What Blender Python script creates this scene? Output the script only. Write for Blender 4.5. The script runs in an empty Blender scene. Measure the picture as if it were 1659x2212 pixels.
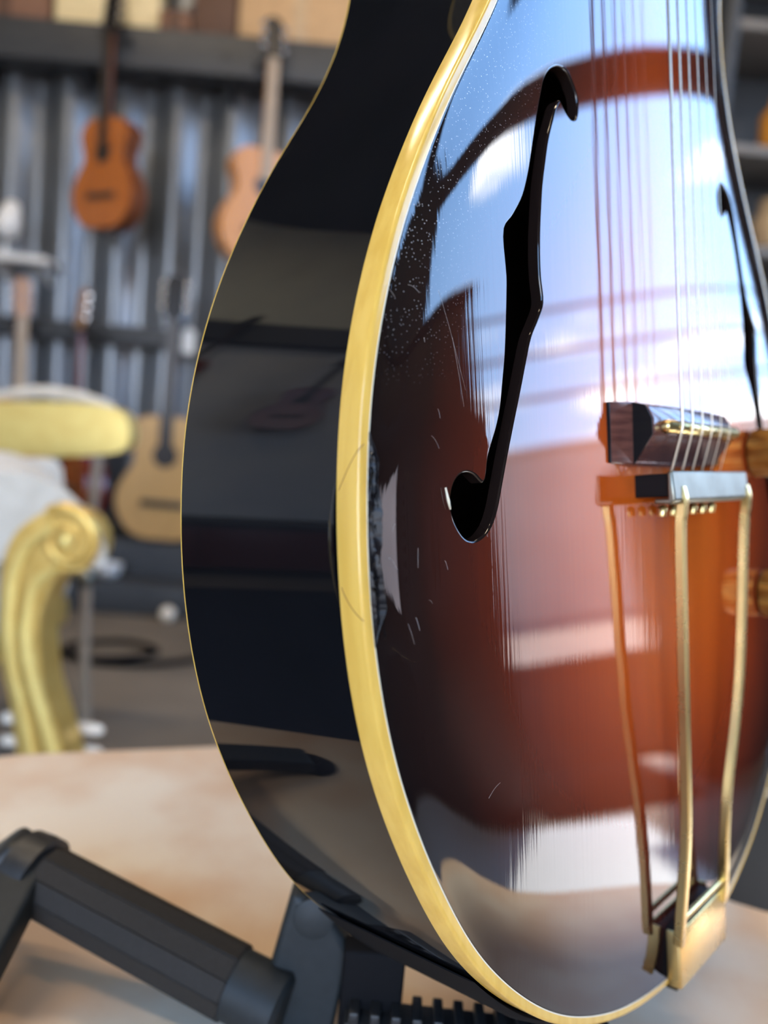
import bpy, bmesh, math, random
import numpy as np
from mathutils import Vector, Matrix
from mathutils.geometry import delaunay_2d_cdt, tessellate_polygon
random.seed(7)
C = bpy.context.scene.collection
PI = math.pi

# ------------------------------------------------------------------ camera
CAM_H = 0.75
cd = bpy.data.cameras.new('camera'); cam = bpy.data.objects.new('camera', cd); C.objects.link(cam)
cd.sensor_fit = 'VERTICAL'; cd.sensor_height = 36.0; cd.lens = 36.0 * 1700 / 2212
cd.clip_start = 0.01; cd.clip_end = 300
cd.dof.use_dof = True; cd.dof.focus_distance = 0.245; cd.dof.aperture_fstop = 5.6
CR = Matrix(((0.99607, -0.08854, 0.0), (0.0093, 0.10465, -0.99447), (0.08805, 0.99056, 0.10506)))
# columns of CR: camera right / up / back, given as rows world x, y, z
cam.matrix_world = Matrix.Translation((0, 0, CAM_H)) @ CR.to_4x4()
bpy.context.scene.camera = cam

# ------------------------------------------------------------------ view
vs = bpy.context.scene.view_settings
vs.view_transform = 'Standard'; vs.look = 'None'; vs.gamma = 1.0; vs.use_curve_mapping = False
vs.exposure = 1.12
bpy.context.scene.cycles.max_bounces = 8
bpy.context.scene.cycles.caustics_reflective = False
bpy.context.scene.cycles.caustics_refractive = False

# ------------------------------------------------------------------ sky
SKY = 4.7
def build_world():
    w = bpy.data.worlds.new('sky'); bpy.context.scene.world = w; w.use_nodes = True
    nt = w.node_tree; N = nt.nodes; Lk = nt.links; N.clear()
    out = N.new('ShaderNodeOutputWorld'); bg = N.new('ShaderNodeBackground')
    tc = N.new('ShaderNodeTexCoord'); sx = N.new('ShaderNodeSeparateXYZ')
    Lk.new(tc.outputs['Generated'], sx.inputs[0])
    ramp = N.new('ShaderNodeValToRGB'); e = ramp.color_ramp.elements
    e[0].position = 0.0; e[0].color = (0.50, 0.70, 0.98, 1)
    e[1].position = 0.75; e[1].color = (0.19, 0.41, 0.85, 1)
    m = e.new(0.25); m.color = (0.34, 0.58, 0.98, 1)
    Lk.new(sx.outputs['Z'], ramp.inputs[0])
    # clouds laid out on a high flat layer, so they stretch towards the horizon
    mx = N.new('ShaderNodeMath'); mx.operation = 'MAXIMUM'; mx.inputs[1].default_value = 0.0
    ad = N.new('ShaderNodeMath'); ad.operation = 'ADD'; ad.inputs[1].default_value = 0.16
    Lk.new(sx.outputs['Z'], mx.inputs[0]); Lk.new(mx.outputs[0], ad.inputs[0])
    dv = N.new('ShaderNodeVectorMath'); dv.operation = 'DIVIDE'
    cb = N.new('ShaderNodeCombineXYZ')
    for i in range(3): Lk.new(ad.outputs[0], cb.inputs[i])
    Lk.new(tc.outputs['Generated'], dv.inputs[0]); Lk.new(cb.outputs[0], dv.inputs[1])
    mp = N.new('ShaderNodeMapping'); mp.inputs['Location'].default_value = CLOUD_AT; mp.inputs['Scale'].default_value = (1.0, 1.0, 0.0)
    Lk.new(dv.outputs[0], mp.inputs[0])
    nz = N.new('ShaderNodeTexNoise'); nz.inputs['Scale'].default_value = 1.7; nz.inputs['Detail'].default_value = 6; nz.inputs['Roughness'].default_value = 0.55
    Lk.new(mp.outputs[0], nz.inputs['Vector'])
    cr = N.new('ShaderNodeMapRange'); cr.interpolation_type = 'SMOOTHSTEP'
    # more cloud towards the horizon, and one separate cloud higher up
    low = N.new('ShaderNodeMapRange'); low.inputs['From Min'].default_value = 0.14; low.inputs['From Max'].default_value = 0.40
    low.inputs['To Min'].default_value = 0.10; low.inputs['To Max'].default_value = -0.10
    Lk.new(sx.outputs['Z'], low.inputs[0])
    dot = N.new('ShaderNodeVectorMath'); dot.operation = 'DISTANCE'; dot.inputs[1].default_value = Vector((.825, .20, .515)).normalized()
    Lk.new(tc.outputs['Generated'], dot.inputs[0])
    blob = N.new('ShaderNodeMapRange'); blob.interpolation_type = 'SMOOTHSTEP'; blob.inputs['From Min'].default_value = 0.03; blob.inputs['From Max'].default_value = 0.13
    blob.inputs['To Min'].default_value = 0.30; blob.inputs['To Max'].default_value = 0.0
    Lk.new(dot.outputs['Value'], blob.inputs[0])
    dot2 = N.new('ShaderNodeVectorMath'); dot2.operation = 'DISTANCE'; dot2.inputs[1].default_value = Vector((.64, .57, .50)).normalized()
    Lk.new(tc.outputs['Generated'], dot2.inputs[0])
    blob2 = N.new('ShaderNodeMapRange'); blob2.interpolation_type = 'SMOOTHSTEP'; blob2.inputs['From Min'].default_value = 0.06; blob2.inputs['From Max'].default_value = 0.22
    blob2.inputs['To Min'].default_value = 0.05; blob2.inputs['To Max'].default_value = 0.0
    Lk.new(dot2.outputs['Value'], blob2.inputs[0])
    bs = N.new('ShaderNodeMath'); bs.operation = 'ADD'; Lk.new(blob.outputs[0], bs.inputs[0]); Lk.new(blob2.outputs[0], bs.inputs[1])
    s1 = N.new('ShaderNodeMath'); s1.operation = 'ADD'; s2 = N.new('ShaderNodeMath'); s2.operation = 'ADD'
    Lk.new(nz.outputs['Fac'], s1.inputs[0]); Lk.new(low.outputs[0], s1.inputs[1]); Lk.new(s1.outputs[0], s2.inputs[0]); Lk.new(bs.outputs[0], s2.inputs[1])
    cr.inputs['From Min'].default_value = 0.52; cr.inputs['From Max'].default_value = 0.68
    Lk.new(s2.outputs[0], cr.inputs[0])
    mix = N.new('ShaderNodeMixRGB'); mix.inputs[2].default_value = (1.35, 1.37, 1.42, 1)
    Lk.new(cr.outputs[0], mix.inputs[0]); Lk.new(ramp.outputs[0], mix.inputs[1])
    Lk.new(mix.outputs[0], bg.inputs[0]); bg.inputs[1].default_value = SKY
    Lk.new(bg.outputs[0], out.inputs[0])
CLOUD_AT = (0.0, 0.0, 0.0)
build_world()
sd = bpy.data.lights.new('sun', 'SUN'); sd.energy = 12.0; sd.angle = math.radians(2.0); sd.color = (1.0, 0.93, 0.82)
sun = bpy.data.objects.new('sun', sd); C.objects.link(sun)
sun.rotation_euler = Vector((0.60, 0.25, 0.757)).to_track_quat('Z', 'Y').to_euler()

FILL_W = 9.0  # strength of the added ceiling fill
# ------------------------------------------------------------------ materials
def mat(name, col, rough=0.5, metal=0.0, col2=None, scale=20.0, stretch=(1, 1, 1), bump=0.0, spec=0.5, detail=4, coat=0.0, rough2=None, lo=0.35, hi=0.65, emit=None, sheen=0.0):
    m = bpy.data.materials.new(name); m.use_nodes = True
    nt = m.node_tree; N = nt.nodes; Lk = nt.links; b = N['Principled BSDF']
    b.inputs['Roughness'].default_value = rough; b.inputs['Metallic'].default_value = metal
    b.inputs['Specular IOR Level'].default_value = spec; b.inputs['Coat Weight'].default_value = coat
    b.inputs['Coat Roughness'].default_value = 0.05; b.inputs['Sheen Weight'].default_value = sheen
    if col2 is None: col2 = tuple(c * 0.88 for c in col)
    tc = N.new('ShaderNodeTexCoord'); mp = N.new('ShaderNodeMapping'); mp.inputs['Scale'].default_value = stretch
    nz = N.new('ShaderNodeTexNoise'); nz.inputs['Scale'].default_value = scale; nz.inputs['Detail'].default_value = detail
    Lk.new(tc.outputs['Object'], mp.inputs[0]); Lk.new(mp.outputs[0], nz.inputs['Vector'])
    rp = N.new('ShaderNodeValToRGB'); e = rp.color_ramp.elements
    e[0].position = lo; e[1].position = hi; e[0].color = (*col, 1); e[1].color = (*col2, 1)
    Lk.new(nz.outputs['Fac'], rp.inputs[0]); Lk.new(rp.outputs[0], b.inputs['Base Color'])
    if bump:
        bp = N.new('ShaderNodeBump'); bp.inputs['Strength'].default_value = bump; bp.inputs['Distance'].default_value = 0.002
        Lk.new(nz.outputs['Fac'], bp.inputs['Height']); Lk.new(bp.outputs[0], b.inputs['Normal'])
    if rough2 is not None:
        mr = N.new('ShaderNodeMapRange'); mr.inputs['To Min'].default_value = rough; mr.inputs['To Max'].default_value = rough2
        Lk.new(nz.outputs['Fac'], mr.inputs[0]); Lk.new(mr.outputs[0], b.inputs['Roughness'])
    if emit:
        b.inputs['Emission Color'].default_value = (*emit[:3], 1); b.inputs['Emission Strength'].default_value = emit[3]
    return m

# ------------------------------------------------------------------ mesh helpers
OFF = {}
def root(name, loc, label, cat, group=None, M=None):
    o = bpy.data.objects.new(name, None); C.objects.link(o); o.empty_display_size = 0.02
    o.matrix_world = M if M is not None else Matrix.Translation(loc)
    OFF[o.name] = Vector(loc)
    o['label'] = label; o['category'] = cat
    if group: o['group'] = group
    return o
def off_of(o):
    while o is not None:
        if o.name in OFF: return OFF[o.name]
        o = o.parent
    return Vector((0, 0, 0))
def tag(o, label=None, cat=None, group=None, kind=None):
    if label: o['label'] = label
    if cat: o['category'] = cat
    if group: o['group'] = group
    if kind: o['kind'] = kind
    return o
def mk(name, V, F, m, parent=None, smooth=True, normals=None, ang=None):
    f = off_of(parent)
    me = bpy.data.meshes.new(name)
    me.from_pydata([(v[0] - f.x, v[1] - f.y, v[2] - f.z) for v in V], [], F)
    me.validate(); me.update()
    if ang is not None or normals is None:
        pass
    me.materials.append(m)
    for p in me.polygons: p.use_smooth = smooth
    o = bpy.data.objects.new(name, me); C.objects.link(o)
    if parent is not None: o.parent = parent
    if normals is not None:
        me.normals_split_custom_set_from_vertices([tuple(n) for n in normals])
    elif smooth and ang:
        me.set_sharp_from_angle(angle=math.radians(ang))
    return o
class G:
    """collects shapes into one mesh"""
    def __init__(s): s.v = []; s.f = []
    def add(s, V, F):
        n = len(s.v); s.v += [tuple(v) for v in V]; s.f += [tuple(i + n for i in f) for f in F]; return s
    def box(s, c, d, R=None, bev=0.0):
        bm = bmesh.new(); bmesh.ops.create_cube(bm, size=1.0)
        for v in bm.verts: v.co = Vector((v.co.x * d[0], v.co.y * d[1], v.co.z * d[2]))
        if bev: bmesh.ops.bevel(bm, geom=list(bm.edges), offset=bev, segments=3, affect='EDGES', profile=0.5)
        R = R or Matrix.Identity(3)
        bm.verts.ensure_lookup_table(); bm.verts.index_update()
        V = [R @ v.co + Vector(c) for v in bm.verts]; F = [tuple(v.index for v in f.verts) for f in bm.faces]; bm.free()
        return s.add(V, F)
    def beam(s, a, b, w, h, up=(0, 0, 1), bev=0.0):
        a = Vector(a); b = Vector(b); x = (b - a); l = x.length; x.normalize()
        y = Vector(up).cross(x).normalized(); z = x.cross(y)
        return s.box((a + b) / 2, (l, w, h), Matrix((x, y, z)).transposed(), bev)
    def tube(s, pts, rad, n=12, cap=True):
        pts = [Vector(p) for p in pts]; m = len(pts)
        if not hasattr(rad, '__len__'): rad = [rad] * m
        t0 = (pts[1] - pts[0]).normalized(); u = t0.orthogonal().normalized()
        V = []; F = []
        for i, p in enumerate(pts):
            t = (pts[min(i + 1, m - 1)] - pts[max(i - 1, 0)]).normalized()
            u = (u - t * u.dot(t)).normalized(); w = t.cross(u)
            for k in range(n):
                a = 2 * PI * k / n; V.append(p + (u * math.cos(a) + w * math.sin(a)) * rad[i])
        for i in range(m - 1):
            for k in range(n):
                a = i * n + k; b = i * n + (k + 1) % n; F.append((a, b, b + n, a + n))
        if cap: F.append(tuple(range(n - 1, -1, -1))); F.append(tuple((m - 1) * n + k for k in range(n)))
        return s.add(V, F)
    def lathe(s, prof, c, axis=(0, 0, 1), n=32):
        z = Vector(axis).normalized(); x = z.orthogonal().normalized(); y = z.cross(x); c = Vector(c)
        V = []; F = []; m = len(prof)
        for r, h in prof:
            for k in range(n):
                a = 2 * PI * k / n; V.append(c + z * h + (x * math.cos(a) + y * math.sin(a)) * max(r, 1e-5))
        for i in range(m - 1):
            for k in range(n):
                a = i * n + k; b = i * n + (k + 1) % n; F.append((a, b, b + n, a + n))
        F.append(tuple(range(n - 1, -1, -1))); F.append(tuple((m - 1) * n + k for k in range(n)))
        return s.add(V, F)
    def prism(s, P, a, b, mapf):
        """polygon P (2-D) extruded from depth a to b; mapf(p, q, depth) -> xyz"""
        n = len(P); V = [mapf(p[0], p[1], a) for p in P] + [mapf(p[0], p[1], b) for p in P]
        tri = tessellate_polygon([[Vector((p[0], p[1], 0)) for p in P]])
        F = [tuple(t) for t in tri] + [tuple(n + i for i in reversed(t)) for t in tri]
        F += [(i, (i + 1) % n, n + (i + 1) % n, n + i) for i in range(n)]
        return s.add(V, F)
    def out(s, name, m, parent=None, smooth=True, ang=40, recalc=True):
        o = mk(name, s.v, s.f, m, parent, smooth, None, None)
        if recalc:
            bm = bmesh.new(); bm.from_mesh(o.data); bmesh.ops.recalc_face_normals(bm, faces=list(bm.faces)); bm.to_mesh(o.data); bm.free()
        for p in o.data.polygons: p.use_smooth = smooth
        if smooth and ang: o.data.set_sharp_from_angle(angle=math.radians(ang))
        return o
def bevel_mod(o, w, seg=2):
    b = o.modifiers.new('bevel', 'BEVEL'); b.width = w; b.segments = seg; b.limit_method = 'ANGLE'; b.angle_limit = math.radians(35)
    return o
def spline(P, n=8, closed=False):
    P = [Vector(p) for p in P]; m = len(P); o = []
    for i in range(m if closed else m - 1):
        p0 = P[(i - 1) % m] if closed or i > 0 else P[0]; p1 = P[i]; p2 = P[(i + 1) % m]
        p3 = P[(i + 2) % m] if closed or i + 2 < m else P[-1]
        for k in range(n):
            t = k / n
            o.append(0.5 * ((2 * p1) + (p2 - p0) * t + (2 * p0 - 5 * p1 + 4 * p2 - p3) * t * t + (3 * p1 - p0 - 3 * p2 + p3) * t ** 3))
    if not closed: o.append(P[-1])
    return o

# ================================================================== SETTING
M_wall = mat('corrugated_steel', (0.145, 0.155, 0.17), 0.32, 0.62, (0.20, 0.21, 0.225), 6, (1, 1, .3))
M_dark = mat('dark_painted_timber', (0.022, 0.026, 0.032), 0.5, 0, (0.035, 0.038, 0.042), 12, (1, 1, 8))
M_plaster = mat('grey_plaster', (0.60, 0.61, 0.60), 0.8, 0, (0.52, 0.54, 0.56), 3)
M_olive = mat('olive_cream_paint', (0.72, 0.72, 0.58), 0.7, 0, (0.66, 0.66, 0.54), 3)
M_floor = mat('worn_concrete', (0.20, 0.17, 0.135), 0.6, 0, (0.13, 0.11, 0.088), 2.2, detail=8, bump=.1, spec=.12)
M_ceil = mat('dark_ceiling', (0.030, 0.034, 0.042), 0.7, 0, (0.040, 0.044, 0.05), 2)
M_pave = mat('pink_paving', (0.42, 0.29, 0.21), 0.7, 0, (0.33, 0.22, 0.155), 1.5, detail=8)
M_brick = mat('pink_render', (0.74, 0.52, 0.40), 0.8, 0, (0.66, 0.45, 0.34), 1.2)
M_asph = mat('dark_threshold', (0.010, 0.008, 0.007), 0.95, 0, (0.016, 0.013, 0.011), 5, spec=.03)
RX, LX, BY, FY, HZ = 2.6, -3.2, 3.25, -2.6, 3.5
def struct(name, g, m, smooth=False, ang=40):
    o = g.out(name, m, None, smooth, ang); o['kind'] = 'structure'; return o
struct('floor', G().box(((LX + RX) / 2, (FY + BY) / 2, -0.05), (RX - LX, BY - FY, 0.1)), M_floor)
# corrugated back wall
def corrugated(name, x0, x1, y, z0, z1, pitch=0.215, dep=0.062):
    g = G(); prof = []; x = x0
    while x < x1:
        for k in range(14):
            prof.append((x + k / 14 * pitch, y - dep * (.5 - .5 * math.cos(2 * PI * k / 14))))
        x += pitch
    V = []; F = []
    for px, py in prof: V += [(px, py, z0), (px, py, z1)]
    n = len(prof)
    for i in range(n - 1): F.append((2 * i, 2 * i + 2, 2 * i + 3, 2 * i + 1))
    b = len(V)
    V += [(prof[0][0], y + .05, z0), (prof[0][0], y + .05, z1), (prof[-1][0], y + .05, z0), (prof[-1][0], y + .05, z1)]
    F += [(b, b + 1, b + 3, b + 2), (0, 1, b + 1, b), (2 * n - 2, b + 2, b + 3, 2 * n - 1)]
    g.add(V, F); return g
struct('wall_back', corrugated('w', LX, RX, BY, 0, HZ), M_wall, True, 50)
struct('wall_left', G().box((LX - .05, (FY + BY) / 2, HZ / 2), (.1, BY - FY, HZ)), M_plaster)
struct('wall_front', G().box((-2.45, FY - .05, HZ / 2), (1.5, .1, HZ)).box((1.8, FY - .05, HZ / 2), (1.6, .1, HZ)).box((-.35, FY - .05, HZ - .45), (2.7, .1, .9)), M_plaster)     # unseen front, opened behind the camera to let in more sky light
OY0, OY1 = 0.2, 2.25            # the open side of the shop, on the right
g = G(); g.box((RX + .05, (FY + OY0) / 2, HZ / 2), (.1, OY0 - FY, HZ)); g.box((RX + .05, (OY1 + BY) / 2, HZ / 2), (.1, BY - OY1, HZ))
struct('wall_right', g, M_dark)
struct('ceiling', G().box(((LX + RX) / 2, (FY + BY) / 2, HZ + .05), (RX - LX + .2, BY - FY, .1)), M_ceil)
struct('trim_1', G().box((RX + .02, (OY0 + OY1) / 2, 2.63), (.10, OY1 - OY0, .16), bev=.01), M_dark)      # beam across the opening
struct('trim_2', G().box((LX + .05, (FY + BY) / 2 - .1, 2.17), (.10, BY - FY - .3, .20), bev=.01), M_dark)
struct('trim_3', G().box((LX + .008, (FY + BY) / 2 - .05, (HZ + 2.27) / 2), (.016, BY - FY - .15, HZ - 2.27)), M_olive)     # painted boarding above the rail
# outside
struct('ground', G().box((22, 3, -0.06), (38.8, 60, 0.1)).box((-.3, -17.62, -0.06), (5.8, 30, .1)), M_pave)
struct('road', G().box((RX + 1.98, .7, -.004), (3.66, 14, 0.03), bev=.005), M_asph)
struct('wall_outside', G().box((13, 4, 1.45), (.3, 26, 2.9)).box((13, 4, 2.94), (.4, 26, .08)), M_brick)

# ================================================================== GUITAR
OUT=[(-232.5,0),(-231,-21),(-229.5,-30),(-227.3,-42.5),(-224,-55),(-220,-66.7),(-207,-94.5),(-199.7,-105.4),(-189.5,-118.2),(-177,-131.3),(-166,-141.3),(-156,-148.7),(-144,-155.5),(-133,-161.5),(-122,-166.8),(-112,-171.1),(-102,-174.9),(-88.6,-178.8),(-75.7,-181.4),(-60,-183.4),(-50,-184.1),(-40,-184.3),(-30,-184.1),(-20,-183.5),(-10,-182.6),(4.9,-180.5),(20.3,-176.7),(36.4,-171.5),(50,-166.2),(65,-159),(80.7,-150.4),(97.7,-140.4),(116.7,-127.3),(136.7,-114),(152,-105.5),(170,-97.5),(190,-92),(212,-90),(235,-93),(260,-100.5),(285,-108.5),(310,-113.5),(332,-111),(352,-99),(370,-78),(383,-52),(389,-26),(391,0)]
def cr(P,n=8):
    P=np.array(P,float); m=len(P); o=[]
    for i in range(m):
        p0,p1,p2,p3=[P[(i+k-1)%m] for k in range(4)]
        d=[max(1e-6,np.linalg.norm(b-a)**.5) for a,b in ((p0,p1),(p1,p2),(p2,p3))]
        t0=0;t1=d[0];t2=t1+d[1];t3=t2+d[2]
        for k in range(n):
            t=t1+(t2-t1)*k/n
            A1=(t1-t)/(t1-t0)*p0+(t-t0)/(t1-t0)*p1;A2=(t2-t)/(t2-t1)*p1+(t-t1)/(t2-t1)*p2;A3=(t3-t)/(t3-t2)*p2+(t-t2)/(t3-t2)*p3
            B1=(t2-t)/(t2-t0)*A1+(t-t0)/(t2-t0)*A2;B2=(t3-t)/(t3-t1)*A2+(t-t1)/(t3-t1)*A3
            o.append((t2-t)/(t2-t1)*B1+(t-t1)/(t2-t1)*B2)
    return np.array(o)
def resample(P,n):
    P=np.vstack([P,P[:1]]); s=np.r_[0,np.cumsum(np.linalg.norm(np.diff(P,axis=0),axis=1))]
    t=np.arange(n)/n*s[-1]; return np.c_[np.interp(t,s,P[:,0]),np.interp(t,s,P[:,1])]
def smooth(P,k=2):
    for _ in range(k): P=(np.roll(P,1,0)+2*P+np.roll(P,-1,0))/4
    return P
def outline(n=1440):
    h=[(x,y) for y,x in OUT]; full=h+[(-x,y) for x,y in h[-2:0:-1]]
    P=smooth(resample(cr(np.array(full)*1e-3),n),240)
    # start at bottom, goes up the bass side (clockwise) ; outward normals
    T=np.roll(P,-1,0)-np.roll(P,1,0); T/=np.linalg.norm(T,axis=1)[:,None]
    Nn=np.c_[-T[:,1],T[:,0]]
    if (Nn*(P-P.mean(0))).sum()<0: Nn=-Nn
    return P,Nn
SL=np.array([(0,.05),(1.5,.11),(3,.15),(6,.17),(9,.155),(13,.11),(20,.050),(30,.026),(55,.013),(90,.005),(140,0),(400,0)],float)
DD=np.linspace(0,.4,8001); S_=np.interp(DD,SL[:,0]*1e-3,SL[:,1]); 
ker=np.exp(-np.linspace(-2,2,81)**2); ker/=ker.sum(); S_=np.convolve(np.r_[np.full(40,S_[0]),S_,np.full(40,0)],ker,'valid')
ZZ=np.r_[0,np.cumsum((S_[1:]+S_[:-1])/2*np.diff(DD))]
P_OUT,N_OUT=outline()
BW=.0036
P_IN=P_OUT-N_OUT*BW
PP=7.
def dsoft(xy):
    xy=np.asarray(xy,float).reshape(-1,2); out=np.empty(len(xy))
    B=P_IN[::2]; seg=np.linalg.norm(np.roll(B,-1,0)-B,axis=1)
    from math import gamma,pi,sqrt
    C=sqrt(pi)*gamma((PP-1)/2)/gamma(PP/2)
    for i in range(0,len(xy),2000):
        q=xy[i:i+2000]; d=np.sqrt((q[:,0,None]-B[None,:,0])**2+(q[:,1,None]-B[None,:,1])**2); dm=d.min(1)
        dd=np.maximum(d,1e-5)
        s=((dd/dm.clip(1e-5)[:,None])**-PP*seg).sum(1)/C*dm.clip(1e-5)**-1
        ds=dm*np.maximum(s,1e-9)**(-1/(PP-1))
        w=np.clip((dm-.002)/.004,0,1); out[i:i+2000]=dm*(1-w)+ds*w
    return out
def ztop(xy):
    d=dsoft(xy); xy=np.asarray(xy,float).reshape(-1,2)
    z=np.interp(d,DD,ZZ)
    dent=np.exp(-((xy[:,1]+.036)/.027)**4)*(xy[:,0]<0)
    return z-dent*np.interp(d*1e3,[0,1,13,24,46],[0,.0002,.0031,.0026,0])

FH = [(-79.4, 124.9), (-73.3, 125.4), (-69.8, 122.5), (-67.3, 118.4), (-67.3, 114.2), (-68.6, 110.5), (-71.6, 109.2), (-74.6, 110.1), (-77.5, 112.4), (-79.2, 113.5), (-81.5, 111.1), (-85.1, 104.3), (-88.6, 96.8), (-91.4, 88.2), (-93.8, 79.7), (-95.3, 71.5), (-96.5, 63.5), (-97.2, 55.6), (-97.2, 47.9), (-96.4, 40.0), (-99.6, 34.4), (-104.6, 27.5), (-108.5, 18.5), (-112.3, 9.1), (-116.2, -0.2), (-120.6, -11.0), (-124.2, -20.4), (-127.1, -27.9), (-130.3, -33.0), (-134.3, -36.1), (-138.3, -37.4), (-141.3, -36.6), (-143.9, -34.0), (-146.0, -30.1), (-146.7, -26.2), (-146.1, -22.4), (-144.7, -19.6), (-142.3, -17.7), (-139.6, -17.2), (-136.8, -18.0), (-134.5, -19.7), (-133.3, -20.4), (-131.8, -19.2), (-130.0, -12.8), (-127.7, -8.3), (-125.0, -3.5), (-122.6, 2.4), (-120.5, 11.3), (-118.6, 20.3), (-117.0, 32.5), (-116.3, 38.5), (-115.8, 44.6), (-116.0, 48.2), (-116.1, 59.9), (-110.9, 65.5), (-105.0, 72.9), (-101.2, 80.8), (-98.3, 89.3), (-95.6, 97.8), (-93.0, 105.7), (-90.7, 111.9), (-88.2, 117.5), (-84.1, 122.2)]
FH = np.array(FH) * 1e-3
MG = Matrix(((0.67840, -0.12776, 0.72350), (0.73450, 0.09536, -0.67187), (0.01684, 0.98721, 0.15853)))
GO = Vector((0.11454, 0.33874, 0.75822))
BASE = Vector((0, -0.2325, -0.042))
GM = Matrix.Translation(GO + MG @ BASE) @ MG.to_4x4()
guitar = root('archtop_guitar', BASE, 'black-sided sunburst archtop guitar with cream binding split along its lower bout, on a black stand', 'guitar', None, GM)

def lacquer(name, ramp, rough=0.035, grain=0.0, dust=False):
    m = bpy.data.materials.new(name); m.use_nodes = True
    nt = m.node_tree; N = nt.nodes; Lk = nt.links; b = N['Principled BSDF']
    b.inputs['Roughness'].default_value = rough; b.inputs['IOR'].default_value = 1.6
    at = N.new('ShaderNodeAttribute'); at.attribute_name = 'edge_distance'
    rp = N.new('ShaderNodeValToRGB'); e = rp.color_ramp.elements
    e[0].position = ramp[0][0]; e[0].color = (*ramp[0][1], 1); e[1].position = ramp[-1][0]; e[1].color = (*ramp[-1][1], 1)
    for p, c in ramp[1:-1]: e.new(p).color = (*c, 1)
    tc = N.new('ShaderNodeTexCoord')
    mp = N.new('ShaderNodeMapping'); mp.inputs['Scale'].default_value = (700, 9, 1)
    nz = N.new('ShaderNodeTexNoise'); nz.inputs['Scale'].default_value = 1.0; nz.inputs['Detail'].default_value = 3
    Lk.new(tc.outputs['Object'], mp.inputs[0]); Lk.new(mp.outputs[0], nz.inputs['Vector'])
    # the burst edge wanders a little with the grain
    ma = N.new('ShaderNodeMath'); ma.operation = 'MULTIPLY_ADD'; ma.inputs[1].default_value = 0.05; 
    sb = N.new('ShaderNodeMath'); sb.operation = 'SUBTRACT'; sb.inputs[1].default_value = 0.025
    Lk.new(nz.outputs['Fac'], ma.inputs[0]); Lk.new(at.outputs['Fac'], ma.inputs[2]); Lk.new(ma.outputs[0], sb.inputs[0])
    Lk.new(sb.outputs[0], rp.inputs[0])
    col = rp.outputs[0]
    if dust:
        vo = N.new('ShaderNodeTexVoronoi'); vo.inputs['Scale'].default_value = 900.0
        Lk.new(tc.outputs['Object'], vo.inputs['Vector'])
        lt = N.new('ShaderNodeMath'); lt.operation = 'LESS_THAN'; lt.inputs[1].default_value = 0.16
        Lk.new(vo.outputs['Distance'], lt.inputs[0])
        n2 = N.new('ShaderNodeTexNoise'); n2.inputs['Scale'].default_value = 45.0
        Lk.new(tc.outputs['Object'], n2.inputs['Vector'])
        # dusty patch along the bass edge, above the split
        sx = N.new('ShaderNodeSeparateXYZ'); Lk.new(tc.outputs['Object'], sx.inputs[0])
        m1 = N.new('ShaderNodeMapRange'); m1.inputs['From Min'].default_value = 0.235; m1.inputs['From Max'].default_value = 0.285
        m1.inputs['To Min'].default_value = 0.0; m1.inputs['To Max'].default_value = 1.0
        Lk.new(sx.outputs['Y'], m1.inputs[0])
        m2 = N.new('ShaderNodeMapRange'); m2.inputs['From Min'].default_value = 0.05; m2.inputs['From Max'].default_value = 0.26
        m2.inputs['To Min'].default_value = 1.0; m2.inputs['To Max'].default_value = 0.0
        Lk.new(at.outputs['Fac'], m2.inputs[0])
        mm = N.new('ShaderNodeMath'); mm.operation = 'MULTIPLY'; Lk.new(m1.outputs[0], mm.inputs[0]); Lk.new(m2.outputs[0], mm.inputs[1])
        m3 = N.new('ShaderNodeMath'); m3.operation = 'MULTIPLY'; Lk.new(mm.outputs[0], m3.inputs[0]); Lk.new(lt.outputs[0], m3.inputs[1])
        g3 = N.new('ShaderNodeMath'); g3.operation = 'MULTIPLY_ADD'; g3.inputs[1].default_value = 1.0; g3.inputs[2].default_value = 0.0
        Lk.new(n2.outputs['Fac'], g3.inputs[0])
        m4 = N.new('ShaderNodeMath'); m4.operation = 'MULTIPLY'; Lk.new(m3.outputs[0], m4.inputs[0]); Lk.new(g3.outputs[0], m4.inputs[1])
        mx = N.new('ShaderNodeMixRGB'); mx.inputs[2].default_value = (.62, .60, .60, 1)
        Lk.new(m4.outputs[0], mx.inputs[0]); Lk.new(col, mx.inputs[1]); col = mx.outputs[0]
    Lk.new(col, b.inputs['Base Color'])
    if grain:
        bp = N.new('ShaderNodeBump'); bp.inputs['Strength'].default_value = grain; bp.inputs['Distance'].default_value = 0.001
        Lk.new(nz.outputs['Fac'], bp.inputs['Height']); Lk.new(bp.outputs[0], b.inputs['Normal'])
    return m
BURST = [(0.0, (.006, .004, .004)), (.14, (.014, .006, .005)), (.30, (.050, .010, .006)), (.45, (.11, .016, .006)), (.62, (.22, .030, .006)), (.80, (.36, .055, .006)), (1.0, (.46, .085, .008))]
M_top = lacquer('sunburst_lacquer', BURST, 0.03, 0.022, True)
M_black = mat('black_lacquer', (0.004, 0.0042, 0.005), 0.03, 0, (0.005, 0.005, 0.006), 30, spec=.5)
M_bind = mat('aged_cream_binding', (0.62, 0.375, 0.070), 0.16, 0, (0.69, 0.435, 0.092), 260, (1, .04, 1), spec=.5)
M_white = mat('white_purfling', (0.75, 0.68, 0.50), 0.2)
M_gold = mat('gold_plate', (0.66, 0.50, 0.22), 0.24, 1.0, (0.60, 0.46, 0.20), 90, rough2=.32)
M_pale = mat('worn_gold_plate', (0.24, 0.235, 0.19), 0.36, 1.0, (0.20, 0.19, 0.15), 90, rough2=.42)
M_rose = mat('polished_rosewood', (0.075, 0.026, 0.020), 0.16, 0, (0.13, 0.05, 0.036), 60, (1, 8, 1), spec=.7)
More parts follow.
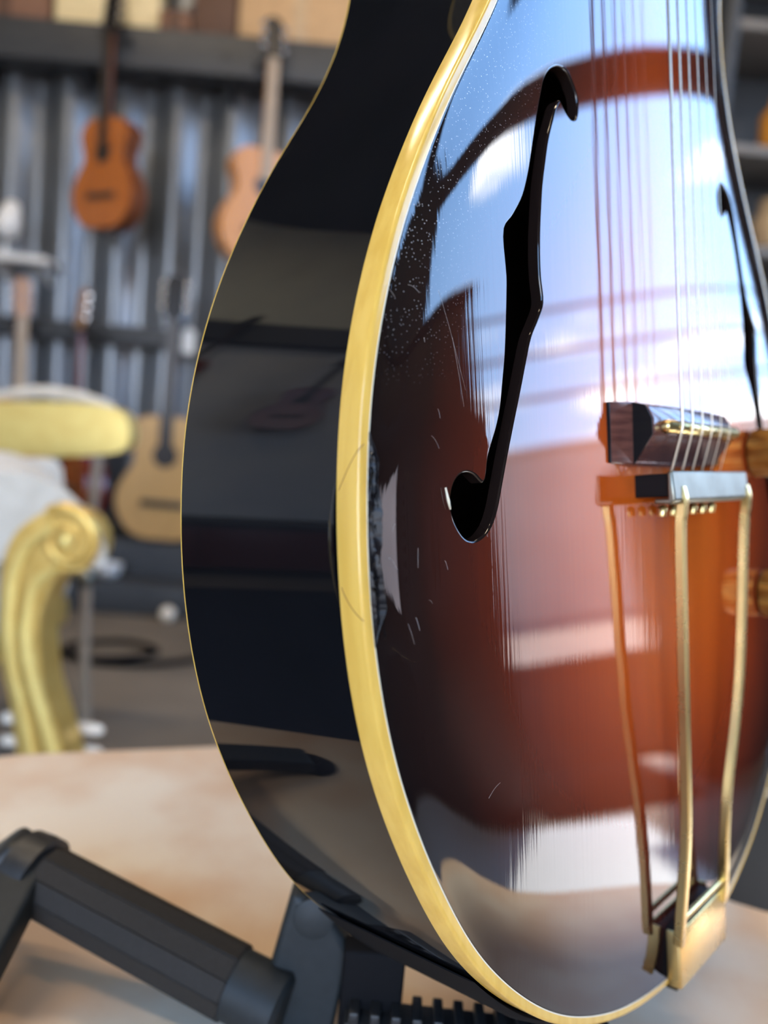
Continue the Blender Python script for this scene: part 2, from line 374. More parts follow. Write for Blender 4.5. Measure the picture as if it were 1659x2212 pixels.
M_ebony = mat('ebony', (0.003, 0.0022, 0.003), 0.5, 0, (0.005, 0.004, 0.004), 60, (1, 8, 1), spec=.15)
M_string = mat('wound_string', (0.62, 0.54, 0.42), 0.3, 1.0, (0.55, 0.48, 0.38), 400)
M_inside = mat('bare_inside_wood', (0.035, 0.018, 0.012), 0.8)
M_edgewood = mat('lacquered_cut_edge', (0.010, 0.006, 0.005), 0.06)
M_split = mat('splintered_lacquer', (0.007, 0.006, 0.007), 0.28, 0, (0.034, 0.018, 0.010), 420, (1, .15, 1), lo=.56, hi=.80, spec=.16)

def inside(P, poly):
    x, y = P[:, 0], P[:, 1]; r = np.zeros(len(P), bool); n = len(poly); j = n - 1
    for i in range(n):
        xi, yi = poly[i]; xj, yj = poly[j]
        c = ((yi > y) != (yj > y)) & (x < (xj - xi) * (y - yi) / (yj - yi + 1e-15) + xi); r ^= c; j = i
    return r
def fhole(sign):
    P = cr(FH * np.array([sign, 1.0]), 4)
    return P
def ring_normals(P):
    T = np.roll(P, -1, 0) - np.roll(P, 1, 0); T /= np.linalg.norm(T, axis=1)[:, None] + 1e-12
    a = np.c_[T[:, 1], -T[:, 0]]
    area = 0.5 * np.sum(P[:, 0] * np.roll(P[:, 1], -1) - np.roll(P[:, 0], -1) * P[:, 1])
    return a if area > 0 else -a        # outward
HOLES = [fhole(1), fhole(-1)]
HBIG = [P + ring_normals(P) * 0.0008 for P in HOLES]
RINGS = [0, .0005, .001, .0016, .0023, .0031, .004, .005, .006, .007, .008, .009, .0102, .0115, .013]
def build_top():
    # a band of aligned quads along the edge, where the recurve bends quickly
    E_P, E_N = P_OUT[::2], N_OUT[::2]; ne = len(E_P)
    band = np.concatenate([E_P - E_N * (BW + d) for d in RINGS]); nb = len(RINGS)
    bf = []
    for k in range(nb - 1):
        for i in range(ne): j = (i + 1) % ne; bf.append((k * ne + i, k * ne + j, (k + 1) * ne + j, (k + 1) * ne + i))
    inner = band[-ne:]
    pts = []; edges = []
    def loop(P):
        n = len(pts); pts.extend([tuple(p) for p in P]); edges.extend([(n + i, n + (i + 1) % len(P)) for i in range(len(P))])
    loop(inner)
    for P in HBIG: loop(P)
    nfix = len(pts)
    for k, d in enumerate((.0146, .0165, .019, .022, .0255, .030, .035)):
        pts.extend([tuple(p) for p in (P_OUT - N_OUT * (BW + d))[(2 * (k % 2))::4]])
    gx, gy = np.meshgrid(np.arange(-.18, .181, .004), np.arange(-.23, .39, .004)); gx = gx + (np.round(gy / .004) % 2)[:, :] * .002
    Q = np.c_[gx.ravel(), gy.ravel()]; Q = Q[inside(Q, P_IN[::8])]; Q = Q[dsoft(Q) > .037]
    pts.extend([tuple(p) for p in Q])
    A = np.array(pts[nfix:]); keep = inside(A, inner[::2])
    for P in HBIG: keep &= ~inside(A, P + ring_normals(P) * 0.0006)
    pts = pts[:nfix] + [tuple(p) for p in A[keep]]
    co, ed, fa, *_ = delaunay_2d_cdt([Vector(p) for p in pts], edges, [], 0, 1e-7)
    co = np.array([tuple(c) for c in co]); fa = [tuple(f) for f in fa]
    cen = np.array([co[list(f)].mean(0) for f in fa])
    ok = inside(cen, inner)
    for P in HBIG: ok &= ~inside(cen, P)
    fa = [f for f, k in zip(fa, ok) if k]
    # join the two on their shared ring (the first ne points of both)
    if np.abs(co[:ne] - inner).max() < 1e-5:
        m = np.r_[np.arange((nb - 1) * ne, nb * ne), np.arange(nb * ne, nb * ne + len(co) - ne)]
        allp = np.concatenate([band, co[ne:]]); fa = [tuple(int(m[i]) for i in f) for f in fa]
    else:
        allp = np.concatenate([band, co]); fa = [tuple(i + nb * ne for i in f) for f in fa]
    co = allp; fa = bf + fa
    z = ztop(co); h = 2e-4
    gxv = (ztop(co + [h, 0]) - z) / h; gyv = (ztop(co + [0, h]) - z) / h
    nn = np.c_[-gxv, -gyv, np.ones(len(co))]; nn /= np.linalg.norm(nn, axis=1)[:, None]
    V = np.c_[co, z]
    F = []
    for f in fa:
        a, b, c = V[list(f[:3])]
        F.append(f if np.cross(b - a, c - a)[2] > 0 else f[::-1])
    o = mk('soundboard', V, F, M_top, guitar, True, nn)
    at = o.data.attributes.new('edge_distance', 'FLOAT', 'POINT')
    at.data.foreach_set('value', (np.clip(dsoft(co) / .13, 0, 1)).astype(np.float32))
    return o
soundboard = build_top()
# cut edges of the two f-holes: a rounded lip, then the wall of the hole
for P, B in zip(HOLES, HBIG):
    z0 = ztop(B); n = len(P); V = []; F = []
    for k in range(5):
        a = k / 4 * PI / 2; off = 0.0008 * (1 - math.sin(a)); dz = 0.0008 * (1 - math.cos(a))
        R = P + ring_normals(P) * off
        V += [(p[0], p[1], zz - dz) for p, zz in zip(R, z0)]
    V += [(p[0], p[1], zz - .0042) for p, zz in zip(P, z0)]
    for k in range(5):
        for i in range(n):
            j = (i + 1) % n; F.append((k * n + i, k * n + j, (k + 1) * n + j, (k + 1) * n + i))
    o = mk('sound_hole_edge', V, F, M_edgewood, soundboard, True)
    bm = bmesh.new(); bm.from_mesh(o.data); bmesh.ops.recalc_face_normals(bm, faces=list(bm.faces)); bm.to_mesh(o.data); bm.free()

def sweep(name, prof, m, parent=guitar, ang=50, sel=None, P=None, Nn=None):
    """prof: closed list of (inset from outline, z); swept round the outline"""
    P = P_OUT[::2] if P is None else P; Nn = N_OUT[::2] if Nn is None else Nn
    n = len(P); k = len(prof); V = []
    for p, q in zip(P, Nn):
        for d, z in prof: V.append((p[0] - q[0] * d, p[1] - q[1] * d, z))
    F = []
    rng = range(n) if sel is None else range(n - 1)
    for i in rng:
        j = (i + 1) % n
        for a in range(k):
            b = (a + 1) % k; F.append((i * k + a, i * k + b, j * k + b, j * k + a))
    if sel is not None: F.append(tuple(range(k))); F.append(tuple((n - 1) * k + a for a in range(k - 1, -1, -1)))
    g = G(); g.add(V, F); return g.out(name, m, parent, True, ang)
BD = -0.0829
sweep('rim', [(0.0002, -.0080), (0.0002, BD + .0002), (.0032, BD + .0002), (.0032, -.0080)], M_black)
sweep('binding', [(0, -.0082), (0, -.0010), (.0002, -.0004), (.0006, -.0001), (.0012, 0), (.0030, 0), (.0030, -.0082)], M_bind, ang=60)
M_blackout = mat('raw_dark_lining', (0.010, 0.006, 0.004), 0.95, 0, (0.014, 0.008, 0.006), 80, spec=.02)  # near-black matte layer added inside so the f-holes stay dark
sweep('inner_lining', [(.0034, -.004), (.0034, BD + .0042), (.0046, BD + .0042), (.0046, -.004)], M_blackout)
sweep('purfling', [(.0030, -.002), (.0030, .00008), (.0034, .00008), (.0034, -.002)], M_white)
sweep('back_binding', [(.0002, BD + .0002), (.0002, BD - .0004), (.003, BD - .0004), (.003, BD + .0002)], M_bind)
# back plate
def build_back():
    g = G(); rings = [0, .01, .03, .06, .085]; n = len(P_OUT[::8]); V = []; F = []
    cen = np.array([0, 0.05])
    zz = [0, -.003, -.008, -.012]
    P = P_OUT[::8] - N_OUT[::8] * .003
    fr = [1.0, .93, .75, .45]
    for f, dz in zip(fr, zz):
        for p in P: q = cen + (p - cen) * f; V.append((q[0], q[1], BD + dz))
    V.append((0, .05, BD - .014))
    for k in range(3):
        for i in range(n): j = (i + 1) % n; F.append((k * n + i, k * n + j, (k + 1) * n + j, (k + 1) * n + i))
    for i in range(n): F.append((3 * n + i, 3 * n + (i + 1) % n, len(V) - 1))
    g.add(V, F); g.out('back', M_black, guitar, True, 60)
build_back()
g = G(); g.prism([tuple(p) for p in (P_OUT - N_OUT * .0040)[::12]], BD + .0036, BD + .0044, lambda p, q, d: (p, q, d)); g.out('back_lining', M_blackout, guitar, False)

# --- damage: the split between top and binding, a lifted flake of lacquer, fine cracks in the binding
def arc_between(ya, yb):
    idx = [i for i in range(len(P_OUT)) if P_OUT[i, 0] < -.12 and ya <= P_OUT[i, 1] <= yb]
    return idx
def build_split():
    rnd = random.Random(3); idx = arc_between(-.064, -.006); n = len(idx)
    T = np.linspace(0, 1, n * 2); P = np.c_[np.interp(T * (n - 1), range(n), P_OUT[idx, 0]), np.interp(T * (n - 1), range(n), P_OUT[idx, 1])]
    Q = np.c_[np.interp(T * (n - 1), range(n), N_OUT[idx, 0]), np.interp(T * (n - 1), range(n), N_OUT[idx, 1])]
    if P[0, 1] < P[-1, 1]: P = P[::-1]; Q = Q[::-1]       # from the top end downwards
    K = 7; V = []; F = []
    ph = [rnd.uniform(0, 6) for _ in range(K)]
    walk = [[rnd.uniform(-1, 1) for _ in range(len(P) // 7 + 3)] for _ in range(K)]
    def wv(k, i): a = i / 15 + k * .11; j = min(int(a), len(walk[k]) - 1); return walk[k][j] * (1 - a + j) + walk[k][min(j + 1, len(walk[k]) - 1)] * (a - j)
    for i, (p, q) in enumerate(zip(P, Q)):
        t = i / (len(P) - 1); w = .0043 * min(1, t * 7) * min(1, (1 - t) * 6) * (0.75 + .45 * t) + .0003
        for k in range(K):
            u = k / (K - 1); d = .0031 + u * w * (1 + .12 * wv(k, i))
            hgt = (0.0001 if k in (0, K - 1) else (.0006 * math.sin(k * 2.6 + i * .05) + .0010 * wv(k, i) + rnd.uniform(-.0002, .0002)) * min(1, t * 8) * min(1, (1 - t) * 8))
            x, y = p[0] - q[0] * d, p[1] - q[1] * d
            zb = float(np.interp(d - BW, DD, ZZ)) if d > BW else 0
            V.append((x, y, zb + hgt + (.00025 if 0 < k < K - 1 else -.0003)))
    for i in range(len(P) - 1):
        for k in range(K - 1): F.append((i * K + k, i * K + k + 1, (i + 1) * K + k + 1, (i + 1) * K + k))
    g = G(); g.add(V, F)
    o = g.out('split', M_split, guitar, True, 38, False)
    # make normals face outwards
    bm = bmesh.new(); bm.from_mesh(o.data)
    if sum(f.normal.z for f in bm.faces) < 0: bmesh.ops.reverse_faces(bm, faces=list(bm.faces))
    bm.to_mesh(o.data); bm.free()
    o['label'] = 'jagged black split where the top has come away from the binding'
    g = G()
    for s in range(46):
        i = rnd.randrange(6, len(P) - 8); L = rnd.randrange(3, 8); u0 = rnd.uniform(.05, .95); u1 = u0 + rnd.uniform(-.15, .15); pts = []
        for j in range(4):
            q = min(len(P) - 1, i + L * j // 3); d = .0032 + (u0 + (u1 - u0) * j / 3) * .0036; pts.append((P[q, 0] - Q[q, 0] * d, P[q, 1] - Q[q, 1] * d, .0006 + .0004 * math.sin(j * 1.1 + s) + rnd.uniform(0, .0003)))
        g.tube(pts, [.00005, .00022, .00016, .00004], 5)
    sp = g.out('splinters', M_black, o, True, 40); sp['kind'] = 'stuff'
build_split()
def on_side(y, z, out=0.0):
    idx = [i for i in range(len(P_OUT)) if P_OUT[i, 0] < -.1]; ys = P_OUT[idx, 1]; o = np.argsort(ys)
    x = np.interp(y, ys[o], P_OUT[idx, 0][o]); nx = np.interp(y, ys[o], N_OUT[idx, 0][o]); ny = np.interp(y, ys[o], N_OUT[idx, 1][o])
    return (x + nx * out, y + ny * out, z)
g = G()
V = []; F = []; n = 24
for i in range(n + 1):
    t = i / n; y = -.018 - .034 * t; b = math.sin(PI * t) ** .8
    for k in range(5):
        u = k / 4; V.append(on_side(y, -.0080 - u * .0034 * b, .0003 + .0011 * b * math.sin(PI * (1 - u) * .5) ))
for i in range(n):
    for k in range(4): F.append((i * 5 + k, i * 5 + k + 1, i * 5 + k + 6, i * 5 + k + 5))
g.add(V, F); o = g.out('lacquer_flake', M_black, guitar, True, None); o['label'] = 'lifted flake of black lacquer beside the binding'
M_crack = mat('hairline_crack', (0.20, 0.09, 0.02), 0.5)
def binding_pt(y, u):
    """u 0..1 walks from the lower edge of the binding up its side (0..0.75) and over its flat top"""
    if u < .72: return on_side(y, -.0080 + .0078 * u / .72, .00004)
    x = on_side(y, .00006, 0); q = on_side(y, 0, 1.0); nx, ny = q[0] - x[0], q[1] - x[1]
    d = (u - .72) / .28 * .003
    return (x[0] - nx * d, x[1] - ny * d, .00006)
for (ya, ua, yb, ub, bow) in ((-.0095, .86, -.0215, .06, .006), (-.047, .08, -.0555, .74, -.003)):
    g = G(); g.tube([binding_pt(ya + (yb - ya) * t + bow * math.sin(PI * t) * .3, ua + (ub - ua) * (t ** 1.2)) for t in np.linspace(0, 1, 26)], .00010, 5)
    g.out('binding_crack', M_crack, guitar, True, None)
M_scr = mat('scratch_white', (0.55, 0.50, 0.46), 0.5)
rnd = random.Random(11); g = G()
def scratch(x, y, dx, dy, r=.00006):
    L = [(x + dx * t, y + dy * t + .0006 * math.sin(3 * t)) for t in np.linspace(0, 1, 9)]
    z = ztop(np.array(L)); g.tube([(a[0], a[1], zz + .00003) for a, zz in zip(L, z)], r, 4)
for _ in range(12): scratch(rnd.uniform(-.172, -.135), rnd.uniform(-.06, .035), rnd.uniform(-.002, .004), rnd.uniform(-.006, -.001), rnd.uniform(.000015, .000035))
scratch(-.150, .035, .010, -.028, .00002); scratch(-.145, .022, .004, -.020, .00002); scratch(-.136, -.115, .006, .003, .000025)
o = g.out('scratches', M_scr, guitar, True, None); o['kind'] = 'stuff'
g = G(); g.tube([(-.1498, -.0215, .0018), (-.1488, -.0255, .0019), (-.1481, -.0278, .0019)], [.0003, .0005, .0003], 6); o = g.out('lacquer_chip', M_white, guitar, True, None); o['label'] = 'pale chip in the lacquer beside the lower f-hole'

# --- bridge
bridge = bpy.data.objects.new('bridge', bpy.data.meshes.new('bridge'))
def gmap(x, y, z): return (x, y, z)
def profile_x(name, secs, m, parent, bev=.0006):
    """secs: list of (x, [(y,z)...]) equal counts -> lofted solid"""
    V = []; F = []; k = len(secs[0][1])
    for x, pr in secs: V += [(x, y, z) for y, z in pr]
    for i in range(len(secs) - 1):
        for a in range(k): b = (a + 1) % k; F.append((i * k + a, i * k + b, (i + 1) * k + b, (i + 1) * k + a))
    F.append(tuple(range(k - 1, -1, -1))); F.append(tuple((len(secs) - 1) * k + a for a in range(k)))
    g = G(); g.add(V, F); o = g.out(name, m, parent, True, 30); bevel_mod(o, bev); return o
zb = 0.0018
bpy.data.objects.remove(bridge)
bridge = profile_x('bridge', [(-.054, [(-.0135, zb), (.0095, zb), (.0095, zb + .0030), (-.0135, zb + .0028)]),
                              (-.039, [(-.0150, zb), (.0105, zb), (.0100, zb + .0058), (-.0140, zb + .0055)]),
                              (.039, [(-.0150, zb), (.0105, zb), (.0100, zb + .0058), (-.0140, zb + .0055)]),
                              (.054, [(-.0135, zb), (.0095, zb), (.0095, zb + .0030), (-.0135, zb + .0028)])], M_rose, guitar)
bridge['label'] = 'dark polished wooden bridge'
profile_x('saddle_block', [(-.040, [(-.0148, zb + .004), (.0100, zb + .004), (.0085, .0125), (.0030, .0150), (-.0030, .0150)]),
                           (-.020, [(-.0148, zb + .004), (.0100, zb + .004), (.0085, .0140), (.0032, .0165), (-.0032, .0165)]),
                           (.020, [(-.0148, zb + .004), (.0100, zb + .004), (.0085, .0140), (.0032, .0165), (-.0032, .0165)]),
                           (.042, [(-.0148, zb + .004), (.0100, zb + .004), (.0085, .0125), (.0030, .0150), (-.0030, .0150)])], M_rose, bridge, .0008)
def cap(x, pr, par): 
    g = G(); V = [(x, y, z) for y, z in pr] + [(x + .0009, y, z) for y, z in pr]; k = len(pr)
    g.add(V, [tuple(range(k)), tuple(range(2 * k - 1, k - 1, -1))] + [(a, (a + 1) % k, k + (a + 1) % k, k + a) for a in range(k)]); g.out('end_face', M_ebony, par, False)
cap(-.0548, [(-.0133, zb + .0002), (.0093, zb + .0002), (.0093, zb + .0030), (-.0133, zb + .0028)], bridge)
cap(-.0408, [(-.0140, zb + .0052), (.0098, zb + .0052), (.0083, .0123), (.0030, .0148), (-.0030, .0148)], bridge)
g = G(); g.tube([(-.0345, 0, .0166), (-.0335, 0, .0168), (.0375, 0, .0172), (.0385, 0, .0170)], [.0012, .0026, .0026, .0012], 14); g.out('saddle', M_gold, bridge, True, 60)
# --- tailpiece
tail = profile_x('tailpiece', [(-.0355, [(-.0275, .0175), (-.0175, .0175), (-.0170, .0195), (-.0285, .0205), (-.0300, .0185), (-.0295, .0120), (-.0275, .0120)]),
                               (.0450, [(-.0275, .0175), (-.0175, .0175), (-.0170, .0195), (-.0285, .0205), (-.0300, .0185), (-.0295, .0120), (-.0275, .0120)])], M_pale, guitar, .0008)
tail['label'] = 'gold-plated trapeze tailpiece with worn crossbar'
profile_x('string_block', [(-.0335, [(-.0270, zb + .0014), (-.0180, zb + .0014), (-.0180, .0174), (-.0270, .0174)]), (.0430, [(-.0270, zb + .0014), (-.0180, zb + .0014), (-.0180, .0174), (-.0270, .0174)])], M_ebony, tail)
for sx, top, bot in ((-1, -.0262, -.0200), (1, .0440, .0265)):
    pts = [(top + sx * .000, -.0235, .0185), (top, -.0285, .0195), (top, -.0335, .0190), (top * .97 + bot * .03, -.045, .0180), (top * .6 + bot * .4, -.110, .0160), (bot * 1.0 - sx * .001, -.160, .0130), (bot, -.198, .0098), (bot, -.2075, .0088)]
    pts = spline(pts, 6)
    g = G(); V = []; F = []
    for i, p in enumerate(pts):
        t = (Vector(pts[min(i + 1, len(pts) - 1)]) - Vector(pts[max(i - 1, 0)])).normalized(); x = Vector((1, 0, 0)); zz = x.cross(t).normalized(); h = .00195; c = .0006
        for a, b in ((-h, -h + c), (-h + c, -h), (h - c, -h), (h, -h + c), (h, h - c), (h - c, h), (-h + c, h), (-h, h - c)): V.append(Vector(p) + x * a + zz * b)
    k = 8
    for i in range(len(pts) - 1):
        for a in range(k): b = (a + 1) % k; F.append((i * k + a, i * k + b, (i + 1) * k + b, (i + 1) * k + a))
    F.append(tuple(range(k))); F.append(tuple((len(pts) - 1) * k + a for a in range(k)))
    g.add(V, F); g.out('rod', M_gold, tail, True, 30)
M_strap = mat('tarnished_strap', (0.05, 0.035, 0.015), 0.4, .8)
hp = G(); hp.box((.0045, -.2145, .0085), (.0490, .0230, .0016), bev=.0005); hinge = bevel_mod(hp.out('hinge_plate', M_gold, tail, True, 30), .0002)
for xx in (-.0196, .0285): G().box((xx, -.2145, .0062), (.0016, .0226, .0050), bev=.0004).out('side_flange', M_gold, hinge, True, 30)
g = G(); g.box((.0040, -.2338, -.0120), (.0260, .0014, .0290), bev=.0004).box((.0040, -.2300, .0018), (.0260, .0088, .0012), bev=.0004).box((.004, -.2262, .005), (.026, .0012, .0066), bev=.0003); g.out('tail_strap', M_strap, hinge, True, 30)
g = G(); g.box((.0045, -.2140, .0034), (.0464, .0200, .0064), bev=.0006); g.out('hinge_block', M_ebony, hinge, True, 30)
g = G(); g.tube([(-.0185, -.1985, .0092), (.0265, -.1985, .0092)], .0013, 10); g.out('hinge_pin', M_gold, hinge, True, 60)
# --- strings
NUT_Y = .605
SX = [-.0257, -.0154, -.0051, .0052, .0155, .0258]
for i, sx in enumerate(SX):
    r = (.00068, .00054, .00042, .00033, .00022, .00017)[i]; nx = sx * .70; tx = sx * .98 + .001
    g = G(); g.tube([(tx, -.0190, .0140), (tx, -.0165, .0148), (sx, -.0035, .0187 + r), (sx, .0, .0196 + r), (sx, .004, .0196 + r), (nx, NUT_Y, .0172 + r), (nx, NUT_Y + .003, .0172 + r), (nx * 1.25, NUT_Y + .05 + .018 * abs(i - 2.5), .0090)], r, 8)
    g.out('string', M_string, guitar, True, 60)
    g = G(); g.tube([(tx, -.0302, .0105), (tx, -.0310, .0105), (tx, -.0345, .0100)], [.0008, .0019, .0016], 10); g.out('string_end', M_gold, tail, True, 60)
# --- knobs
def knob(name, x, y):
    z = float(ztop(np.array([(x, y)]))[0])
    g = G(); n = 72; prof = [(.0115, z + .0008), (.0122, z + .0016), (.0122, z + .0150), (.0116, z + .0168), (.0100, z + .0174), (.0, z + .0176)]
    V = []; F = []
    for pi_, (r, h) in enumerate(prof):
        for k in range(n):
            rr = max(r, 1e-5) * (1 - (.035 if k % 2 and pi_ in (1, 2) else 0)); a = 2 * PI * k / n; V.append((x + rr * math.cos(a), y + rr * math.sin(a), h))
    for i in range(len(prof) - 1):
        for k in range(n): a = i * n + k; b = i * n + (k + 1) % n; F.append((a, b, b + n, a + n))
    F.append(tuple(range(n - 1, -1, -1))); g.add(V, F)
    return g.out(name, M_knob, guitar, True, 25)
M_knob = mat('brass_knob', (0.36, 0.19, 0.045), 0.34, 1.0, (0.30, 0.15, 0.035), 200)
knob('control_knob', .103, -.0065); knob('control_knob', .112, -.080)
# --- neck (runs out of the frame)
g = G()
V = []; F = []
secs = [(.330, .030, -.050), (.395, .029, -.045), (.415, .0275, -.014), (.605, .0225, -.011)]
for y, w, zl in secs:
    for k in range(9): a = PI * k / 8; V.append((w * math.cos(a), y, .006 + (zl - .006) * math.sin(a)))
for i in range(3):
    for k in range(8): F.append((i * 9 + k, i * 9 + k + 1, (i + 1) * 9 + k + 1, (i + 1) * 9 + k))
    F.append((i * 9 + 8, i * 9, (i + 1) * 9, (i + 1) * 9 + 8))
F.append(tuple(range(9))); F.append(tuple(27 + k for k in range(8, -1, -1)))
g.add(V, F); neck = g.out('neck', M_black, guitar, True, 40)
g = G(); g.add([(-.029, .315, .0062), (.029, .315, .0062), (.0225, .605, .0062), (-.0225, .605, .0062), (-.029, .315, .0130), (.029, .315, .0130), (.0225, .605, .0130), (-.0225, .605, .0130)], [(0, 1, 2, 3), (4, 5, 6, 7), (0, 1, 5, 4), (1, 2, 6, 5), (2, 3, 7, 6), (3, 0, 4, 7)]); g.out('fingerboard', M_rose, neck, False)
g = G(); g.box((0, NUT_Y + .002, .0125), (.044, .004, .009), bev=.0006); g.out('nut', M_bind, neck, True, 30)
g = G(); g.prism([(-.022, .606), (-.036, .64), (-.040, .74), (-.025, .775), (0, .765), (.025, .775), (.040, .74), (.036, .64), (.022, .606)], -.006, .008, lambda p, q, d: (p, q, d - .12 * (q - .606))); bevel_mod(g.out('headstock', M_black, neck, True, 30), .001)

# ================================================================== STAND
M_stand = mat('black_powder_coat', (0.010, 0.011, 0.012), 0.45, 0, (0.016, 0.017, 0.018), 300, bump=.05)
M_slate = mat('slate_grey_plastic', (0.016, 0.020, 0.022), 0.55, 0, (0.013, 0.0165, 0.018), 200, bump=.04, spec=.3)
M_foam = mat('dark_grey_foam', (0.020, 0.0175, 0.015), 0.75, 0, (0.017, 0.0145, 0.012), 500, bump=.08, spec=.3)
M_rub = mat('black_rubber', (0.003, 0.003, 0.004), 0.8, spec=.15)
TZ = 0.49
stand = root('guitar_stand', (0.0, .31, TZ), 'black folding guitar stand with foam-covered bar and toothed rail, under the archtop guitar', 'guitar stand')
A0 = Vector((-.146, .345, .529)); A1 = Vector((-.040, .312, .5075)); ax = (A1 - A0).normalized()
# foam bar: sleeve with flat longitudinal flutes
def bar(a, b, r, n, notch):
    a = Vector(a); b = Vector(b); t = (b - a).normalized(); u = t.orthogonal().normalized(); w = t.cross(u); V = []; F = []
    prof = []
    for k in range(n):
        for da, rr in ((0.0, r * .965), (.05, r), (.95, r), ): prof.append((2 * PI * (k + da) / n, rr))
    m = len(prof)
    for p, s in ((a, .96), (a + t * .001, 1), (b - t * .001, 1), (b, .96)):
        for an, rr in prof: V.append(p + (u * math.cos(an) + w * math.sin(an)) * rr * s)
    for i in range(3):
        for k in range(m): q = i * m + k; s = i * m + (k + 1) % m; F.append((q, s, s + m, q + m))
    F.append(tuple(range(m - 1, -1, -1))); F.append(tuple(3 * m + k for k in range(m)))
    return G().add(V, F)
bar(A0 + ax * .004, A1 - ax * .006, .0158, 11, 1).out('foam_sleeve', M_foam, stand, True, 25)
g = G(); g.lathe([(.012, -.012), (.0178, -.010), (.0186, -.002), (.0186, .003), (.0160, .0036)], A0, ax, 28); g.out('end_cap', M_stand, stand, True, 35)
g = G(); g.lathe([(.0145, -.006), (.0148, .016), (.0120, .018)], A1, ax, 24); g.out('sleeve_collar', M_slate, stand, True, 35)
g = G(); g.beam(A0 + Vector((-.004, -.006, .004)), (-.152, .262, TZ + .012), .022, .016, bev=.003); bevel_mod(g.out('leg', M_slate, stand, True, 30), .0005)
g = G(); g.beam(A0 + Vector((-.006, .010, .008)), (-.190, .352, TZ + .014), .022, .022, bev=.005); g.out('leg', M_stand, stand, True, 30)
for fx, fyy in ((-.152, .262), (-.190, .352)): G().tube([(fx, fyy, TZ), (fx, fyy, TZ + .004), (fx, fyy, TZ + .014)], [.011, .012, .008], 16).out('rubber_foot', M_rub, stand, True, 35)
g = G(); g.box((-.016, .334, .503), (.030, .016, .024), bev=.003); hub = g.out('hub', M_stand, stand, True, 30)
# slate post behind the guitar
PB = [(-.0365, .4905), (-.0245, .5535), (-.012, .5490), (.0025, .5300), (-.0025, .4905)]
g = G(); g.prism(PB, .311, .326, lambda p, q, d: (p, d, q)); post = bevel_mod(g.out('back_post', M_slate, stand, True, 30), .003, 3)
g = G(); g.lathe([(.006, -.002), (.0085, -.001), (.0085, .0006), (.0065, .0014), (.0, .0016)], (-.0145, .3105, .5435), (0, -1, .1), 28); g.out('pivot_cap', M_slate, post, True, 40)
# rubber yoke under the rim
idx = [i for i in range(0, len(P_OUT), 4) if P_OUT[i, 0] < -.02 and P_OUT[i, 1] < -.173]
Pp, Nn_ = P_OUT[idx], N_OUT[idx]
if Pp[0, 1] < Pp[-1, 1]: Pp, Nn_ = Pp[::-1], Nn_[::-1]
f_off = OFF[stand.name]
def gw(p): return tuple(GO + MG @ Vector(p))
def strip_world(name, prof, m, parent, Pp, Nn_):
    V = []; F = []; k = len(prof); n = len(Pp)
    for i, (p, q) in enumerate(zip(Pp, Nn_)):
        w = .15 + .85 * min(1, i / 8)
        for d, z in prof: dd = .0006 + (d - .0006) * w; V.append(gw((p[0] + q[0] * dd, p[1] + q[1] * dd, z)))
    for i in range(n - 1):
        for a in range(k): b = (a + 1) % k; F.append((i * k + a, i * k + b, (i + 1) * k + b, (i + 1) * k + a))
    F.append(tuple(range(k))); F.append(tuple((n - 1) * k + a for a in range(k - 1, -1, -1)))
    return G().add(V, F).out(name, m, parent, True, 40)
strip_world('rubber_yoke', [(.0006, -.0815), (.0006, -.0095), (.0015, -.0085), (.0030, -.0100), (.0038, -.014), (.0038, -.076), (.003, -.0815)], M_rub, stand, Pp, Nn_)
g = G(); g.box((.0125, .309, .513), (.026, .012, .045), bev=.002); g.out('yoke_column', M_rub, stand, True, 30)
# toothed rail
RA = Vector((.002, .302, TZ + .0125)); RB = Vector((.112, .299, TZ + .0125)); rx = (RB - RA).normalized()
g = G(); g.beam(RA, RB, .016, .016, bev=.0012); rail = g.out('toothed_rail', M_stand, stand, True, 30)
tooth = None
for k in range(13):
    c = RA + rx * (.004 + k * .0086) + Vector((0, 0, .0098))
    y = Vector((0, 0, 1)).cross(rx).normalized()
    if tooth is None:
        g = G(); g.box(c, (.0042, .0145, .0052), Matrix((rx, y, rx.cross(y))).transposed(), .0008); tooth = g.out('tooth', M_stand, rail, True, 30); tc0 = c
    else:
        o = tooth.copy(); C.objects.link(o); o.parent = rail; o.location = Vector(tooth.location) + (c - tc0)

# ================================================================== TABLE
M_table = mat('polished_pinkish_stone', (0.61, 0.40, 0.245), 0.25, 0, (0.76, 0.65, 0.50), 9, detail=7, rough2=.36, lo=.38, hi=.62)
TC = Vector((.06, .27, 0))
table = root('slab_table', (TC.x, TC.y, 0), 'low pinkish stone slab table carrying the guitar and its stand', 'table')
SLAB = [(-.335, .526), (.015, .640), (.215, .4445), (.34, .405), (.37, .10), (.05, -.12), (-.115, .07)]
for _ in range(3):      # round the corners off
    SLAB = [q for a, b in zip(SLAB, SLAB[1:] + SLAB[:1]) for q in ((.86 * a[0] + .14 * b[0], .86 * a[1] + .14 * b[1]), (.14 * a[0] + .86 * b[0], .14 * a[1] + .86 * b[1]))]
g = G(); g.prism(SLAB, TZ - .032, TZ, lambda p, q, d: (p, q, d)); bevel_mod(g.out('tabletop', M_table, table, True, 30), .005, 3)
M_iron = mat('dark_iron', (0.03, 0.028, 0.026), 0.45, .6)
g = G(); g.lathe([(.16, .0), (.16, .02), (.06, .04), (.035, .08), (.03, .25), (.035, .40), (.10, TZ - .032), (.12, TZ - .030)], (TC.x, TC.y, 0), (0, 0, 1), 40); g.out('pedestal', M_iron, table, True, 35)
